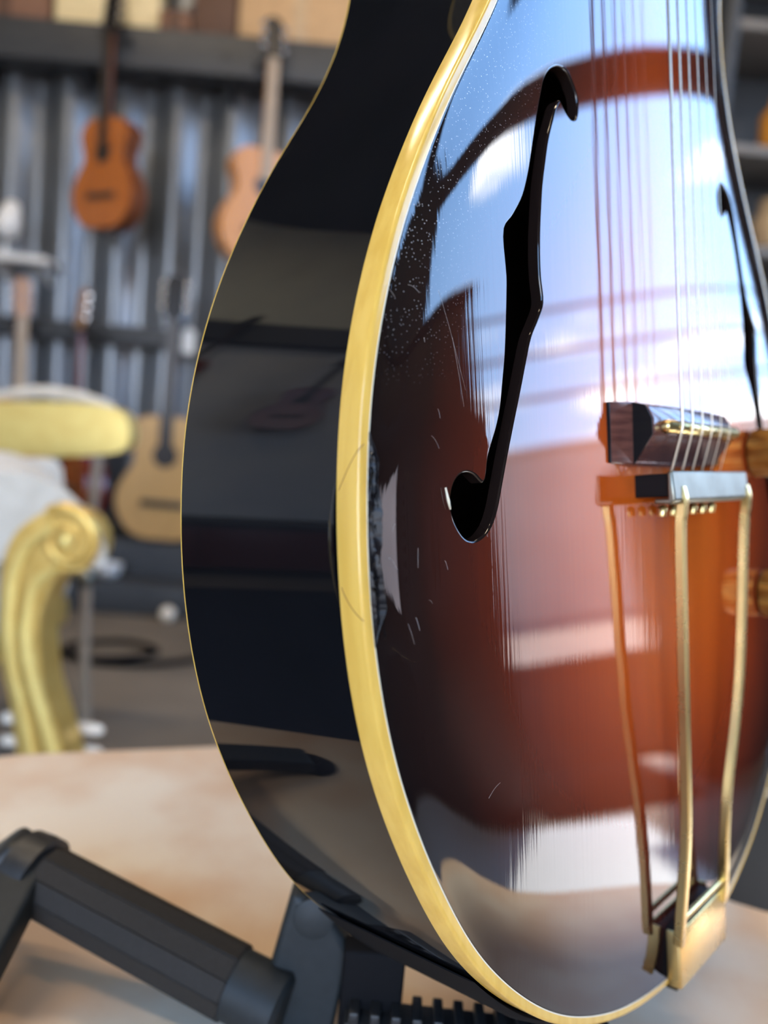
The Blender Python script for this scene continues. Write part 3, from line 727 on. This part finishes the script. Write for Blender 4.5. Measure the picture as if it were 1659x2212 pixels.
# ================================================================== ARMCHAIR
M_gilt = mat('gilded_carving', (0.70, 0.47, 0.13), 0.30, 0.55, (0.60, 0.38, 0.09), 45, bump=.25)
M_giltb = mat('bright_gilt', (0.84, 0.66, 0.22), 0.28, 0.45, (0.78, 0.58, 0.18), 30)
M_uph = mat('cream_upholstery', (0.60, 0.56, 0.48), 0.75, 0, (0.53, 0.49, 0.41), 35, sheen=.2)
armchair = root('armchair', (-.75, 1.35, 0), 'gilded carved armchair with cream upholstered arms, behind the stone slab table', 'armchair')
fy = lambda p, q, d: (p, d, q)
M_stile = mat('faded_beige_wood', (0.26, 0.20, 0.14), 0.5)
SCR = [(-.470, .594), (-.5075, .564), (-.525, .5225), (-.530, .4557), (-.5266, .39), (-.508, .312), (-.494, .23), (-.483, .18), (-.455, .02), (-.455, 0), (-.405, 0), (-.402, .06), (-.414, .187), (-.425, .236), (-.443, .291), (-.461, .342), (-.469, .395), (-.470, .441), (-.457, .489), (-.4425, .509), (-.413, .516), (-.397, .540), (-.4015, .573), (-.42, .5915), (-.444, .599)]
def arm(dx, mirror):
    sg = -1 if mirror else 1
    X = lambda p: (-.75 + sg * (p + .75)) if mirror else p
    fm = lambda p, q, d: (X(p), d, q)
    g = G(); g.prism(spline([(a, b, 0) for a, b in SCR], 4, True), 1.085, 1.150, fm)
    sup = g.out('arm_support', M_gilt, armchair, True, 35); bevel_mod(sup, .010, 3)
    # carved volute and flutes standing proud of the front
    g = G(); c = (-.4365, .5565); pts = []; rr = []
    for i in range(60):
        t = i / 59; a = 2.2 - t * 4.2 * PI * .72; r = .040 * (1 - t) + .006; pts.append(fm(c[0] + r * math.cos(a), c[1] + r * math.sin(a), 1.084)); rr.append(.0095 * (1 - .5 * t))
    g.tube(pts, rr, 10); g.out('volute', M_gilt, sup, True, 60)
    g = G(); g.lathe([(.012, -.010), (.010, -.014), (.0, -.016)], fm(c[0], c[1], 1.085), (0, 1, 0), 16); g.out('rosette', M_giltb, sup, True, 60)
    for q in ([(-.455, .575), (-.490, .545), (-.508, .50), (-.512, .44), (-.506, .38), (-.489, .31), (-.474, .24), (-.463, .17)], [(-.447, .52), (-.478, .49), (-.488, .44), (-.487, .40), (-.474, .345), (-.452, .28), (-.438, .23), (-.432, .17)]):
        g = G(); P = spline([fm(a, b, 1.083) for a, b in q], 6); g.tube(P, [.011 * (1 - .35 * abs(2 * i / (len(P) - 1) - 1)) for i in range(len(P))], 10); g.out('flute', M_giltb, sup, True, 60)
    PAD = [(-.66, .62), (-.593, .632), (-.554, .641), (-.514, .643), (-.4806, .637), (-.446, .622), (-.417, .599), (-.398, .574), (-.3875, .548), (-.3900, .526), (-.405, .516), (-.42, .55), (-.45, .585), (-.50, .57), (-.54, .51), (-.60, .45), (-.66, .42)]
    g = G(); g.prism(spline([(a, b, 0) for a, b in PAD], 4, True), 1.100, 1.50, lambda p, q, d: fm(p - .55 * (d - 1.1), q, d)); pad = g.out('arm_pad', M_uph, armchair, True, 40); bevel_mod(pad, .012, 3)
arm(0, False); arm(0, True)
g = G(); g.box((-.80, 1.36, .40), (.34, .50, .13), bev=.035); g.out('seat_cushion', M_uph, armchair, True, 40)
g = G(); g.box((-.80, 1.37, .315), (.32, .50, .06), bev=.012); g.out('seat_rail', M_gilt, armchair, True, 40)
for sx in (-1, 1):
    g = G(); g.tube(spline([(-.75 + sx * .10, 1.765, .63), (-.75 + sx * .10, 1.73, .40), (-.75 + sx * .115, 1.70, .20), (-.75 + sx * .12, 1.72, 0)], 6), .012, 12); g.out('back_stile', M_stile, armchair, True, 60)
    g = G(); g.lathe([(.0, -.03), (.02, -.022), (.024, -.004), (.018, .014), (.0, .022)], (-.75 + sx * .10, 1.715, .365), (0, -1, 0), 16); g.out('finial', M_pale, armchair, True, 60)
CREST = [(-.93, .716), (-.81, .739), (-.667, .747), (-.599, .735), (-.577, .696), (-.586, .654), (-.6565, .633), (-.80, .62), (-.93, .625)]
g = G(); g.prism(spline([(a, b, 0) for a, b in CREST], 5, True), 1.745, 1.805, fy); cr_ = g.out('crest_rail', M_giltb, armchair, True, 40); bevel_mod(cr_, .022, 4)
g = G(); g.tube(spline([(-.90, 1.765, .742), (-.80, 1.765, .762), (-.70, 1.765, .760), (-.62, 1.765, .742)], 6), [.008 + .006 * math.sin(PI * i / 18) for i in range(19)], 10); g.out('crest_moulding', M_uph, cr_, True, 60)
M_white2 = mat('cream_leather', (0.78, 0.70, 0.58), 0.35, 0, (0.72, 0.64, 0.52), 30)
for z in (.252, .216):
    g = G(); g.tube([(-.56, 1.18, z), (-.412, 1.165, z), (-.405, 1.164, z), (-.400, 1.163, z)], [.0085, .0085, .0075, .003], 12); g.out('stretcher', M_white2, armchair, True, 60)

# ================================================================== DISPLAY RACK AND ITS INSTRUMENTS
rack = root('display_rack', (-1.1, 3.15, 0), 'dark timber instrument rack with two long rails on the corrugated wall', 'rack')
g = G(); g.box((-1.2, 3.10, 2.055), (2.9, .13, .145), bev=.006); g.out('upper_rail', M_dark, rack, True, 30)
g = G(); g.box((-1.2, 3.13, 1.02), (2.9, .07, .075), bev=.005); g.out('lower_rail', M_dark, rack, True, 30)
for x in (-2.2, -1.66, -1.28, -.72, -.2):
    g = G(); g.prism([(3.035, 2.11), (3.03, 2.05), (3.07, 1.985), (3.19, 1.93), (3.19, 2.11)], x - .016, x + .016, lambda p, q, d: (d, p, q)); g.out('bracket', M_dark, rack, False)
g = G(); g.box((-1.2, 3.05, .125), (2.9, .24, .25), bev=.008).box((-1.2, 2.86, .06), (2.9, .16, .12), bev=.006); g.out('plinth', M_dark, rack, True, 30)
M_hook = mat('black_hook', (.015, .015, .017), .5)
M_nick = mat('nickel', (0.75, 0.74, 0.72), 0.18, 1.0)
M_fret = mat('dark_fingerboard', (0.022, 0.016, 0.014), 0.35)
HALF = [(0, 0), (.06, .0), (.12, .02), (.165, .07), (.185, .13), (.18, .19), (.155, .245), (.128, .285), (.120, .315), (.127, .355), (.142, .395), (.140, .435), (.115, .47), (.07, .487), (0, .49)]
def instrument(name, cat, label, loc, s, rot, top, side, neckm, head, hook_y=None, pick=None):
    o = root(name, (0, 0, 0), label, cat, None)
    x0, y0, z0 = loc
    M = Matrix.Translation((x0, y0, z0)) @ Matrix.Rotation(rot, 4, 'Z')
    o.matrix_world = M; o['group'] = 'instruments hanging on the rack'
    full = HALF + [(-a, b) for a, b in HALF[-2:0:-1]]
    P = [(a * s, b * s) for a, b in [tuple(v)[:2] for v in spline([(a, b, 0) for a, b in full], 4, True)]]
    d = .095 * s
    bd = bevel_mod(G().prism(P, -d / 2 + .004, d / 2, fy).out('body', side, o, True, 35), .004)
    Pt = [(a * .985, .245 * s + (b - .245 * s) * .985) for a, b in P]
    G().prism(Pt, -d / 2, -d / 2 + .006, fy).out('soundboard', top, o, True, 35)
    if not pick: G().lathe([(.048 * s, 0), (.048 * s, .0012), (.0, .0014)], (0, -d / 2, .335 * s), (0, -1, 0), 24).out('sound_hole', M_fret, o, True, 35)
    else: G().prism([(-.10 * s, .30 * s), (-.03 * s, .36 * s), (-.02 * s, .22 * s), (-.09 * s, .20 * s)], -d / 2 - .002, -d / 2 + .001, fy).out('pickguard', M_fret, o, False)
    br = G().box((0, -d / 2 - .004, .145 * s), (.17 * s, .010, .026 * s), bev=.003).out('bridge', M_fret, o, True, 30)
    G().prism([(-.026 * s, .36 * s), (-.022 * s, .86 * s), (.022 * s, .86 * s), (.026 * s, .36 * s)], -d / 2 - .008, -d / 2 - .001, fy).out('fingerboard', M_fret if neckm is None else neckm, o, False)
    G().box((0, -d / 2 + .008, .67 * s), (.044 * s, .020, .38 * s), bev=.006).out('neck', side, o, True, 35)
    hd = G().prism([(-.022 * s, .855 * s), (-.036 * s, .89 * s), (-.034 * s, 1.02 * s), (0, 1.035 * s), (.034 * s, 1.02 * s), (.036 * s, .89 * s), (.022 * s, .855 * s)], -d / 2 - .004, -d / 2 + .012, lambda p, q, dd: (p, dd + .10 * (q - .86 * s), q)).out('headstock', head, o, False)
    peg = None
    for sx in (-1, 1):
        for k in range(3):
            c = Vector((sx * .046 * s, -d / 2 + .006 + .10 * (.06 + .045 * k) * s, (.905 + .045 * k) * s))
            if peg is None: peg = G().lathe([(.004, -.010), (.009, -.006), (.010, .004), (.006, .010)], c, (1, 0, 0), 10).out('tuning_peg', M_nick, hd, True, 40); pc = c
            else:
                q = peg.copy(); C.objects.link(q); q.parent = hd; q.location = c - pc
    # fork that holds it, belonging to the rack
    if hook_y is not None:
        zz = z0 + .850 * s; g = G()
        for sx in (-1, 1):
            a = M @ Vector((sx * .040 * s, -d / 2 - .02, .848 * s)); b = M @ Vector((sx * .040 * s, d / 2 + .01, .848 * s)); g.tube([a, b], .006, 8)
        b1 = M @ Vector((0, d / 2 + .01, .848 * s)); bl = M @ Vector((-.046 * s, d / 2 + .01, .848 * s)); brr = M @ Vector((.046 * s, d / 2 + .01, .848 * s))
        g.tube([bl, brr], .007, 8); g.tube([b1, (b1.x, hook_y, b1.z)], .007, 8)
        h = g.out('hook', M_hook, rack, True, 40)
    return o
T_or = mat('orange_varnish', (0.42, 0.13, 0.025), 0.25, 0, (0.34, 0.10, 0.02), 12, (6, 1, 1)); S_or = mat('brown_mahogany', (0.16, 0.05, 0.02), 0.3)
T_tan = mat('honey_spruce', (0.56, 0.24, 0.055), 0.3, 0, (0.50, 0.21, 0.05), 12, (6, 1, 1))
T_nat = mat('natural_spruce', (0.52, 0.31, 0.11), 0.35, 0, (0.47, 0.28, 0.10), 12, (6, 1, 1))
T_red = mat('wine_red_varnish', (0.14, 0.012, 0.010), 0.2, 0, (0.11, 0.010, 0.008), 12); T_sun = mat('red_brown_varnish', (0.24, 0.055, 0.012), 0.2, 0, (0.12, 0.018, 0.008), 3)
N_pale = mat('pale_maple_neck', (0.36, 0.27, 0.18), 0.4); H_or = mat('amber_headstock', (0.34, 0.15, 0.03), 0.3); H_dk = mat('black_headstock', (0.012, 0.010, 0.010), 0.25)
instrument('guitar', 'guitar', 'small orange-brown guitar hanging alone below the cream boxes on the upper rail', (-1.115, 3.0, 1.385), .80, -.45, T_or, S_or, None, H_dk, 3.06)
instrument('guitar', 'guitar', 'honey-coloured guitar with pale neck, half hidden behind the big guitar', (-.555, 2.99, 1.30), .84, .55, T_tan, T_tan, N_pale, H_dk, 3.06)
instrument('guitar', 'guitar', 'brown guitar with amber headstock, its body behind the armchair crest rail', (-1.43, 3.0, .33), .83, .75, T_tan, S_or, N_pale, H_or, 3.1)
instrument('guitar', 'guitar', 'glossy red-brown guitar with amber headstock, hanging between armchair and natural guitar', (-1.165, 3.0, .30), .84, -.85, T_sun, T_red, None, H_or, 3.1)
instrument('guitar', 'guitar', 'natural pale-topped classical guitar with dark sound hole, beside the big guitar', (-.832, 2.97, .26), .95, .05, T_nat, S_or, None, H_dk, 3.1)
instrument('guitar', 'guitar', 'wine red guitar just showing behind the natural classical guitar', (-.455, 3.0, .30), .88, .5, T_red, T_red, None, H_dk, 3.1)
# boxes on the upper rail
def carton(name, label, x0, x1, y0, y1, z0, h, m, m2, lid=True):
    o = root(name, ((x0 + x1) / 2, (y0 + y1) / 2, z0), label, 'box', 'boxes on the upper rail')
    G().box(((x0 + x1) / 2, (y0 + y1) / 2, z0 + h / 2), (x1 - x0, y1 - y0, h), bev=.004).out('carton_body', m, o, True, 30)
    w = (x1 - x0)
    G().box(((x0 + x1) / 2 - w * .25, (y0 + y1) / 2, z0 + h + .003), (w * .49, y1 - y0 + .004, .006), bev=.001).out('flap', m, o, True, 30)
    G().box(((x0 + x1) / 2 + w * .25, (y0 + y1) / 2, z0 + h + .004), (w * .49, y1 - y0 + .004, .006), bev=.001).out('flap', m, o, True, 30)
    G().box(((x0 + x1) / 2, y0 - .0006, z0 + h / 2), (.05, .001, h), bev=.0002).out('tape', m2, o, True, 30)
K_cream = mat('cream_card', (0.74, 0.62, 0.36), 0.7); K_brown = mat('brown_card', (0.10, 0.05, 0.03), 0.7); K_tan = mat('tan_cardboard', (0.52, 0.34, 0.18), 0.75); K_mid = mat('red_brown_card', (0.20, 0.10, 0.06), .7); K_tape = mat('parcel_tape', (0.48, 0.34, 0.2), .3)
ZR = 2.1285
carton('carton', 'red-brown box on the upper rail, at its left end', -1.72, -1.385, 3.05, 3.15, ZR, .22, K_mid, K_brown)
carton('carton', 'cream box on the upper rail above the small orange guitar', -1.365, -1.125, 3.05, 3.15, ZR, .25, K_cream, K_cream)
carton('carton', 'narrower cream box standing right of the larger cream box', -1.105, -.985, 3.06, 3.15, ZR, .24, K_cream, K_cream)
carton('carton', 'low brown box on the upper rail between cream and dark boxes', -.975, -.865, 3.04, 3.14, ZR, .06, K_mid, K_brown)
carton('carton', 'dark brown box on the upper rail beside the cardboard carton', -.855, -.70, 3.05, 3.15, ZR, .20, K_brown, K_brown)
carton('carton', 'large tan cardboard carton on the upper rail, next to the big guitar', -.69, -.24, 3.05, 3.16, ZR, .30, K_tan, K_tape)
# white lamp and its shelf on the wall at the left
M_wh = mat('white_enamel', (0.72, 0.72, 0.70), 0.3)
lamp = root('wall_lamp', (-1.52, 3.1, 1.33), 'white enamel lamp on the wall shelf at the left', 'lamp')
G().lathe([(.030, 0), (.046, .012), (.050, .05), (.040, .09), (.022, .13), (.0, .14)], (-1.525, 3.06, 1.345), (.25, 0, 1), 24).out('shade', M_wh, lamp, True, 50)
G().tube(spline([(-1.525, 3.06, 1.285), (-1.525, 3.07, 1.31), (-1.525, 3.065, 1.36)], 5), .007, 8).out('stem', M_wh, lamp, True, 50)
G().lathe([(.035, 0), (.035, .006), (.01, .012)], (-1.525, 3.06, 1.2785), (0, 0, 1), 20).out('base', M_wh, lamp, True, 40)
shelf = root('wall_shelf', (-1.47, 3.12, 1.265), 'narrow white shelf on the corrugated wall, under the white lamp', 'shelf')
G().box((-1.47, 3.10, 1.266), (.24, .14, .024), bev=.004).out('board', M_wh, shelf, True, 30)
for x in (-1.55, -1.39): G().prism([(3.05, 1.254), (3.165, 1.254), (3.165, 1.19)], x - .006, x + .006, lambda p, q, d: (d, p, q)).out('bracket', M_wh, shelf, False)
tg = G().prism([(-.815, .965), (-.815, 1.045), (-.79, 1.065), (-.765, 1.045), (-.765, .965)], 3.0, 3.0015, fy).out('price_tag', M_wh, None, False); tag(tg, 'blank white tag hanging from the lower rail beside the big guitar', 'tag')
g = G(); g.lathe([(.018, 0), (.034, .006), (.044, .030), (.046, .050), (.042, .050), (.036, .028), (.0, .012)], (-.985, 2.84, .1205), (0, 0, 1), 28); tag(g.out('bowl', M_wh, None, True, 50), 'small white bowl on the step of the dark plinth', 'bowl')  # white shape added to stand for a blurred glint
g = G(); g.lathe([(0, -.028), (.014, -.024), (.024, -.014), (.028, 0), (.024, .014), (.014, .024), (0, .028)], (-.735, 2.74, .029), (0, 0, 1), 24); tag(g.out('ball', M_white2, None, True, 60), 'small cream ball on the concrete floor beside the dark plinth', 'ball')  # pale shape added to stand for a bright round spot
g = G(); g.tube(spline([(-.95, 2.30, .012), (-.85, 2.22, .012), (-.72, 2.26, .012), (-.66, 2.36, .012), (-.78, 2.42, .012), (-.92, 2.33, .012), (-.80, 2.20, .012), (-.60, 2.24, .012), (-.45, 2.40, .012)], 8), .009, 8); tag(g.out('cable', M_rub, None, True, 60), 'black cable lying in loose loops on the concrete floor', 'cable')

# ================================================================== RIGHT OF THE GUITAR
case = root('hard_case', (.66, 1.08, 0), 'black hard case with silver latch standing behind the guitar at the right', 'case')
M_case = mat('black_vinyl', (0.008, 0.007, 0.006), 0.5, 0, (0.012, 0.010, 0.009), 200, bump=.1, spec=.25)
g = G(); g.box((.72, 1.06, .205), (.62, .22, .36), bev=.018); g.out('case_body', M_case, case, True, 40)
g = G(); g.box((.72, 1.06, .395), (.62, .22, .026), bev=.010); g.out('lid', M_case, case, True, 40)
for x in (.50, .92):
    g = G(); g.box((x, .946, .372), (.030, .006, .020), bev=.002).tube([(x - .014, .940, .360), (x - .014, .938, .345), (x + .014, .938, .345), (x + .014, .940, .360)], .004, 8); g.out('latch', M_nick, case, True, 40)
g = G(); g.tube(spline([(.62, .945, .36), (.64, .915, .345), (.80, .915, .345), (.82, .945, .36)], 6), .009, 8); g.out('handle', M_case, case, True, 60)
for x in (.45, .99):
    g = G(); g.box((x, 1.06, .0125), (.03, .16, .025), bev=.004); g.out('foot', M_rub, case, True, 30)
unit = root('shelving_unit', (1.75, 3.0, 0), 'tall dark shelving unit against the back wall at the right', 'shelf')
for x in (1.02, 2.48): G().box((x, 2.98, 1.25), (.04, .38, 2.5), bev=.004).out('side_panel', M_dark, unit, True, 30)
G().box((1.75, 3.165, 1.25), (1.42, .015, 2.5), bev=.002).out('back_panel', M_dark, unit, True, 30)
M_gsh = mat('grey_shelf', (0.16, 0.15, 0.14), 0.5)
for z in (.08, .62, 1.14, 1.47, 1.80, 2.20, 2.48): G().box((1.75, 2.98, z), (1.42, .36, .03), bev=.003).out('shelf_board', M_gsh, unit, True, 30)
def item(name, label, cat, prof, c, m):
    g = G(); g.lathe(prof, c, (0, 0, 1), 24); return tag(g.out(name, m, None, True, 45), label, cat)
item('jar', 'amber jar on the upper board of the dark shelving unit', 'jar', [(.05, 0), (.075, .01), (.08, .12), (.05, .16), (.05, .19), (.0, .192)], (1.26, 2.86, 1.816), mat('amber_glaze', (.52, .22, .03), .3))
item('pot', 'beige pot on the middle board of the dark shelving unit', 'pot', [(.05, 0), (.085, .01), (.10, .09), (.08, .15), (.085, .17), (.0, .165)], (1.30, 2.86, 1.486), mat('beige_clay', (.42, .30, .18), .6))
# dark cupboard added by the open side to darken the mirrored guitar top
M_cup = mat('dark_stained_oak', (0.018, 0.010, 0.007), 0.45, 0, (0.03, 0.016, 0.010), 8, (1, 1, 6))
cup = root('cupboard', (2.28, -.2, 0), 'dark stained cupboard by the open side, seen mirrored in the guitar top', 'cupboard')
CY0, CY1 = -.86, .62
G().box((2.32, (CY0 + CY1) / 2, .83), (.44, CY1 - CY0, 1.60), bev=.006).out('carcass', M_cup, cup, True, 30)
G().box((2.31, (CY0 + CY1) / 2, 1.645), (.50, CY1 - CY0 + .04, .03), bev=.006).out('top_board', M_cup, cup, True, 30)
G().box((2.32, (CY0 + CY1) / 2, .015), (.40, CY1 - CY0 - .04, .03)).out('plinth', M_cup, cup, True, 30)
for k in range(2):
    yc = CY0 + (CY1 - CY0) * (.25 + .5 * k); d = G().box((2.092, yc, .83), (.018, (CY1 - CY0) / 2 - .02, 1.54), bev=.004).out('door', M_cup, cup, True, 30)
    G().lathe([(.006, 0), (.006, .014), (.013, .018), (.0, .028)], (2.083, yc + (.31 if k == 0 else -.31), .8), (-1, 0, 0), 14).out('knob', M_gold, d, True, 50)
# seen only as mirrored shapes in the black rim
side_ = root('sideboard', (-2.95, .4, 0), 'low dark red sideboard along the left wall', 'sideboard')
M_dred = mat('dark_red_lacquer', (0.10, 0.018, 0.014), 0.35)
G().box((-2.93, .4, .235), (.42, 1.7, .33), bev=.006).out('carcass', M_dred, side_, True, 30)
G().box((-2.92, .4, .415), (.46, 1.76, .03), bev=.006).out('top_board', M_dark, side_, True, 30)
for k in range(3): G().box((-2.713, -.15 + .55 * k, .235), (.016, .52, .28), bev=.004).out('door', M_dred, side_, True, 30)
for y in (-.35, 1.15):
    for x in (-3.08, -2.78): G().lathe([(.02, 0), (.03, .08)], (x, y, 0), (0, 0, 1), 12).out('leg', M_dark, side_, True, 40)
# overhead cables outside
M_cab = mat('grey_cable', (0.25, 0.26, 0.28), 0.6)
for i, z in enumerate((2.75, 3.25, 3.75)):
    g = G(); g.tube([(8.14, -5.12 + 2.027 * k, z - .05 * math.sin(PI * k / 9)) for k in range(10)], .03, 8)
    tag(g.out('overhead_cable', M_cab, None, True, 60), ['lowest', 'middle', 'topmost'][i] + ' of three grey cables strung outside the open side', 'cable', 'cables outside')
M_post = mat('grey_post', (0.16, 0.16, 0.16), 0.6)
for y in (-5.1, 13.1):
    p = root('cable_post', (8, y, 0), 'grey post holding the overhead cables, ' + ('near end' if y < 0 else 'far end'), 'post')
    G().lathe([(.08, 0), (.06, .3), (.05, 4.0), (.0, 4.02)], (8, y, 0), (0, 0, 1), 16).out('shaft', M_post, p, True, 40)
    for z in (2.695, 3.195, 3.695): G().box((8.09, y, z), (.24, .06, .05), bev=.005).out('cross_arm', M_post, p, True, 30)

M_mat = mat('pale_blue_weave', (0.72, 0.77, 0.84), 0.8, 0, (0.66, 0.72, 0.80), 60, bump=.1)
rug = root('rug', (1.3, .35, 0), 'pale blue-grey rug on the concrete floor by the open side, mirrored in the guitar top', 'rug')  # out of view, added to brighten the lower reflection in the top
G().box((1.27, .35, .006), (1.50, 1.14, .012), bev=.003).out('weave', M_mat, rug, True, 30)
for y in (-.24, .90): G().box((1.27, y, .004), (1.48, .04, .006), bev=.001).out('fringe', M_white2, rug, True, 30)
for y, z, c in ((.62, 1.20, 0), (1.42, 1.42, 1)):  # out of view, added as reddish reflections in the rim
    o = instrument('guitar', 'guitar', ['red-brown guitar hanging on the left wall, mirrored in the black rim', 'second guitar on the left wall, deeper in the shop, mirrored in the black rim'][c], (-3.06, y, z), .86, PI / 2, T_sun, T_red, None, H_dk, None)
    o['group'] = 'guitars on the left wall'
    zz = z + .85 * .86; g = G(); g.tube([(-3.19, y - .04, zz), (-3.0, y - .04, zz)], .006, 8).tube([(-3.19, y + .04, zz), (-3.0, y + .04, zz)], .006, 8).box((-3.185, y, zz), (.02, .12, .04), bev=.003)
    tag(g.out('guitar_hanger', M_hook, None, True, 40), ['black two-pronged hanger holding the nearer guitar on the left wall', 'black two-pronged hanger holding the farther guitar on the left wall'][c], 'hanger')

M_tube = mat('lamp_diffuser', (0.9, 0.88, 0.8), 0.5, emit=(1.0, .80, .56, 6.0))
for k, (x, y) in enumerate(((-1.25, -.2), (.7, -.2), (-1.25, 1.5), (.7, 1.5))):  # unseen strips added to light the interior more warmly
    lt = root('ceiling_light', (x, y, HZ), 'warm strip lamp on the dark ceiling, ' + ['front left', 'front right', 'rear left', 'rear right'][k] + ' of four', 'lamp', 'strip lamps on the ceiling')
    G().box((x, y, HZ - .03), (1.2, .16, .06), bev=.008).out('housing', M_wh, lt, True, 30)
    G().box((x, y, HZ - .066), (1.14, .12, .012), bev=.004).out('diffuser', M_tube, lt, True, 30)
    ld = bpy.data.lights.new('strip_lamp', 'AREA'); ld.shape = 'RECTANGLE'; ld.size = 1.1; ld.size_y = .11; ld.energy = FILL_W; ld.color = (1.0, .80, .56)
    lo = bpy.data.objects.new('strip_lamp', ld); C.objects.link(lo); lo.parent = lt; lo.location = (0, 0, -.08)

M_navy = mat('navy_weave', (0.012, 0.018, 0.030), 0.9, 0, (0.018, 0.025, 0.040), 60, bump=.1, spec=.1)
rug2 = root('rug', (-1.5, .25, 0), 'dark navy rug on the floor left of the slab table, mirrored in the black rim', 'rug')  # out of view, added to keep the rim's lower reflections dark
G().box((-1.42, .15, .006), (1.9, 1.55, .012), bev=.003).out('weave', M_navy, rug2, True, 30)
for x in (-2.39, -.45): G().box((x, .15, .004), (.04, 1.53, .006), bev=.001).out('fringe', M_stile, rug2, True, 30)

ctr = root('counter', (2.33, 1.72, 0), 'low dark wooden counter across the far part of the open side', 'counter')  # out of view, added to darken the top's reflection near the tailpiece
G().box((2.34, 1.72, .53), (.34, 1.00, .98), bev=.006).out('carcass', M_cup, ctr, True, 30)
G().box((2.33, 1.72, 1.035), (.42, 1.06, .03), bev=.006).out('worktop', M_cup, ctr, True, 30)
G().box((2.35, 1.72, .02), (.28, .94, .04)).out('plinth', M_cup, ctr, True, 30)
for k in range(2): G().box((2.162, 1.475 + .49 * k, .54), (.014, .46, .88), bev=.004).out('front_panel', M_cup, ctr, True, 30)

mat_ = root('doormat', (2.4, .9, 0), 'wide black doormat along the open side between cupboard and counter', 'mat')  # out of view, added to hide sunlit floor from the reflection
G().box((2.42, .91, .006), (.62, .54, .012), bev=.003).out('pile', M_asph, mat_, True, 30)
G().box((2.12, .91, .004), (.03, .56, .009), bev=.001).out('border', M_rub, mat_, True, 30)
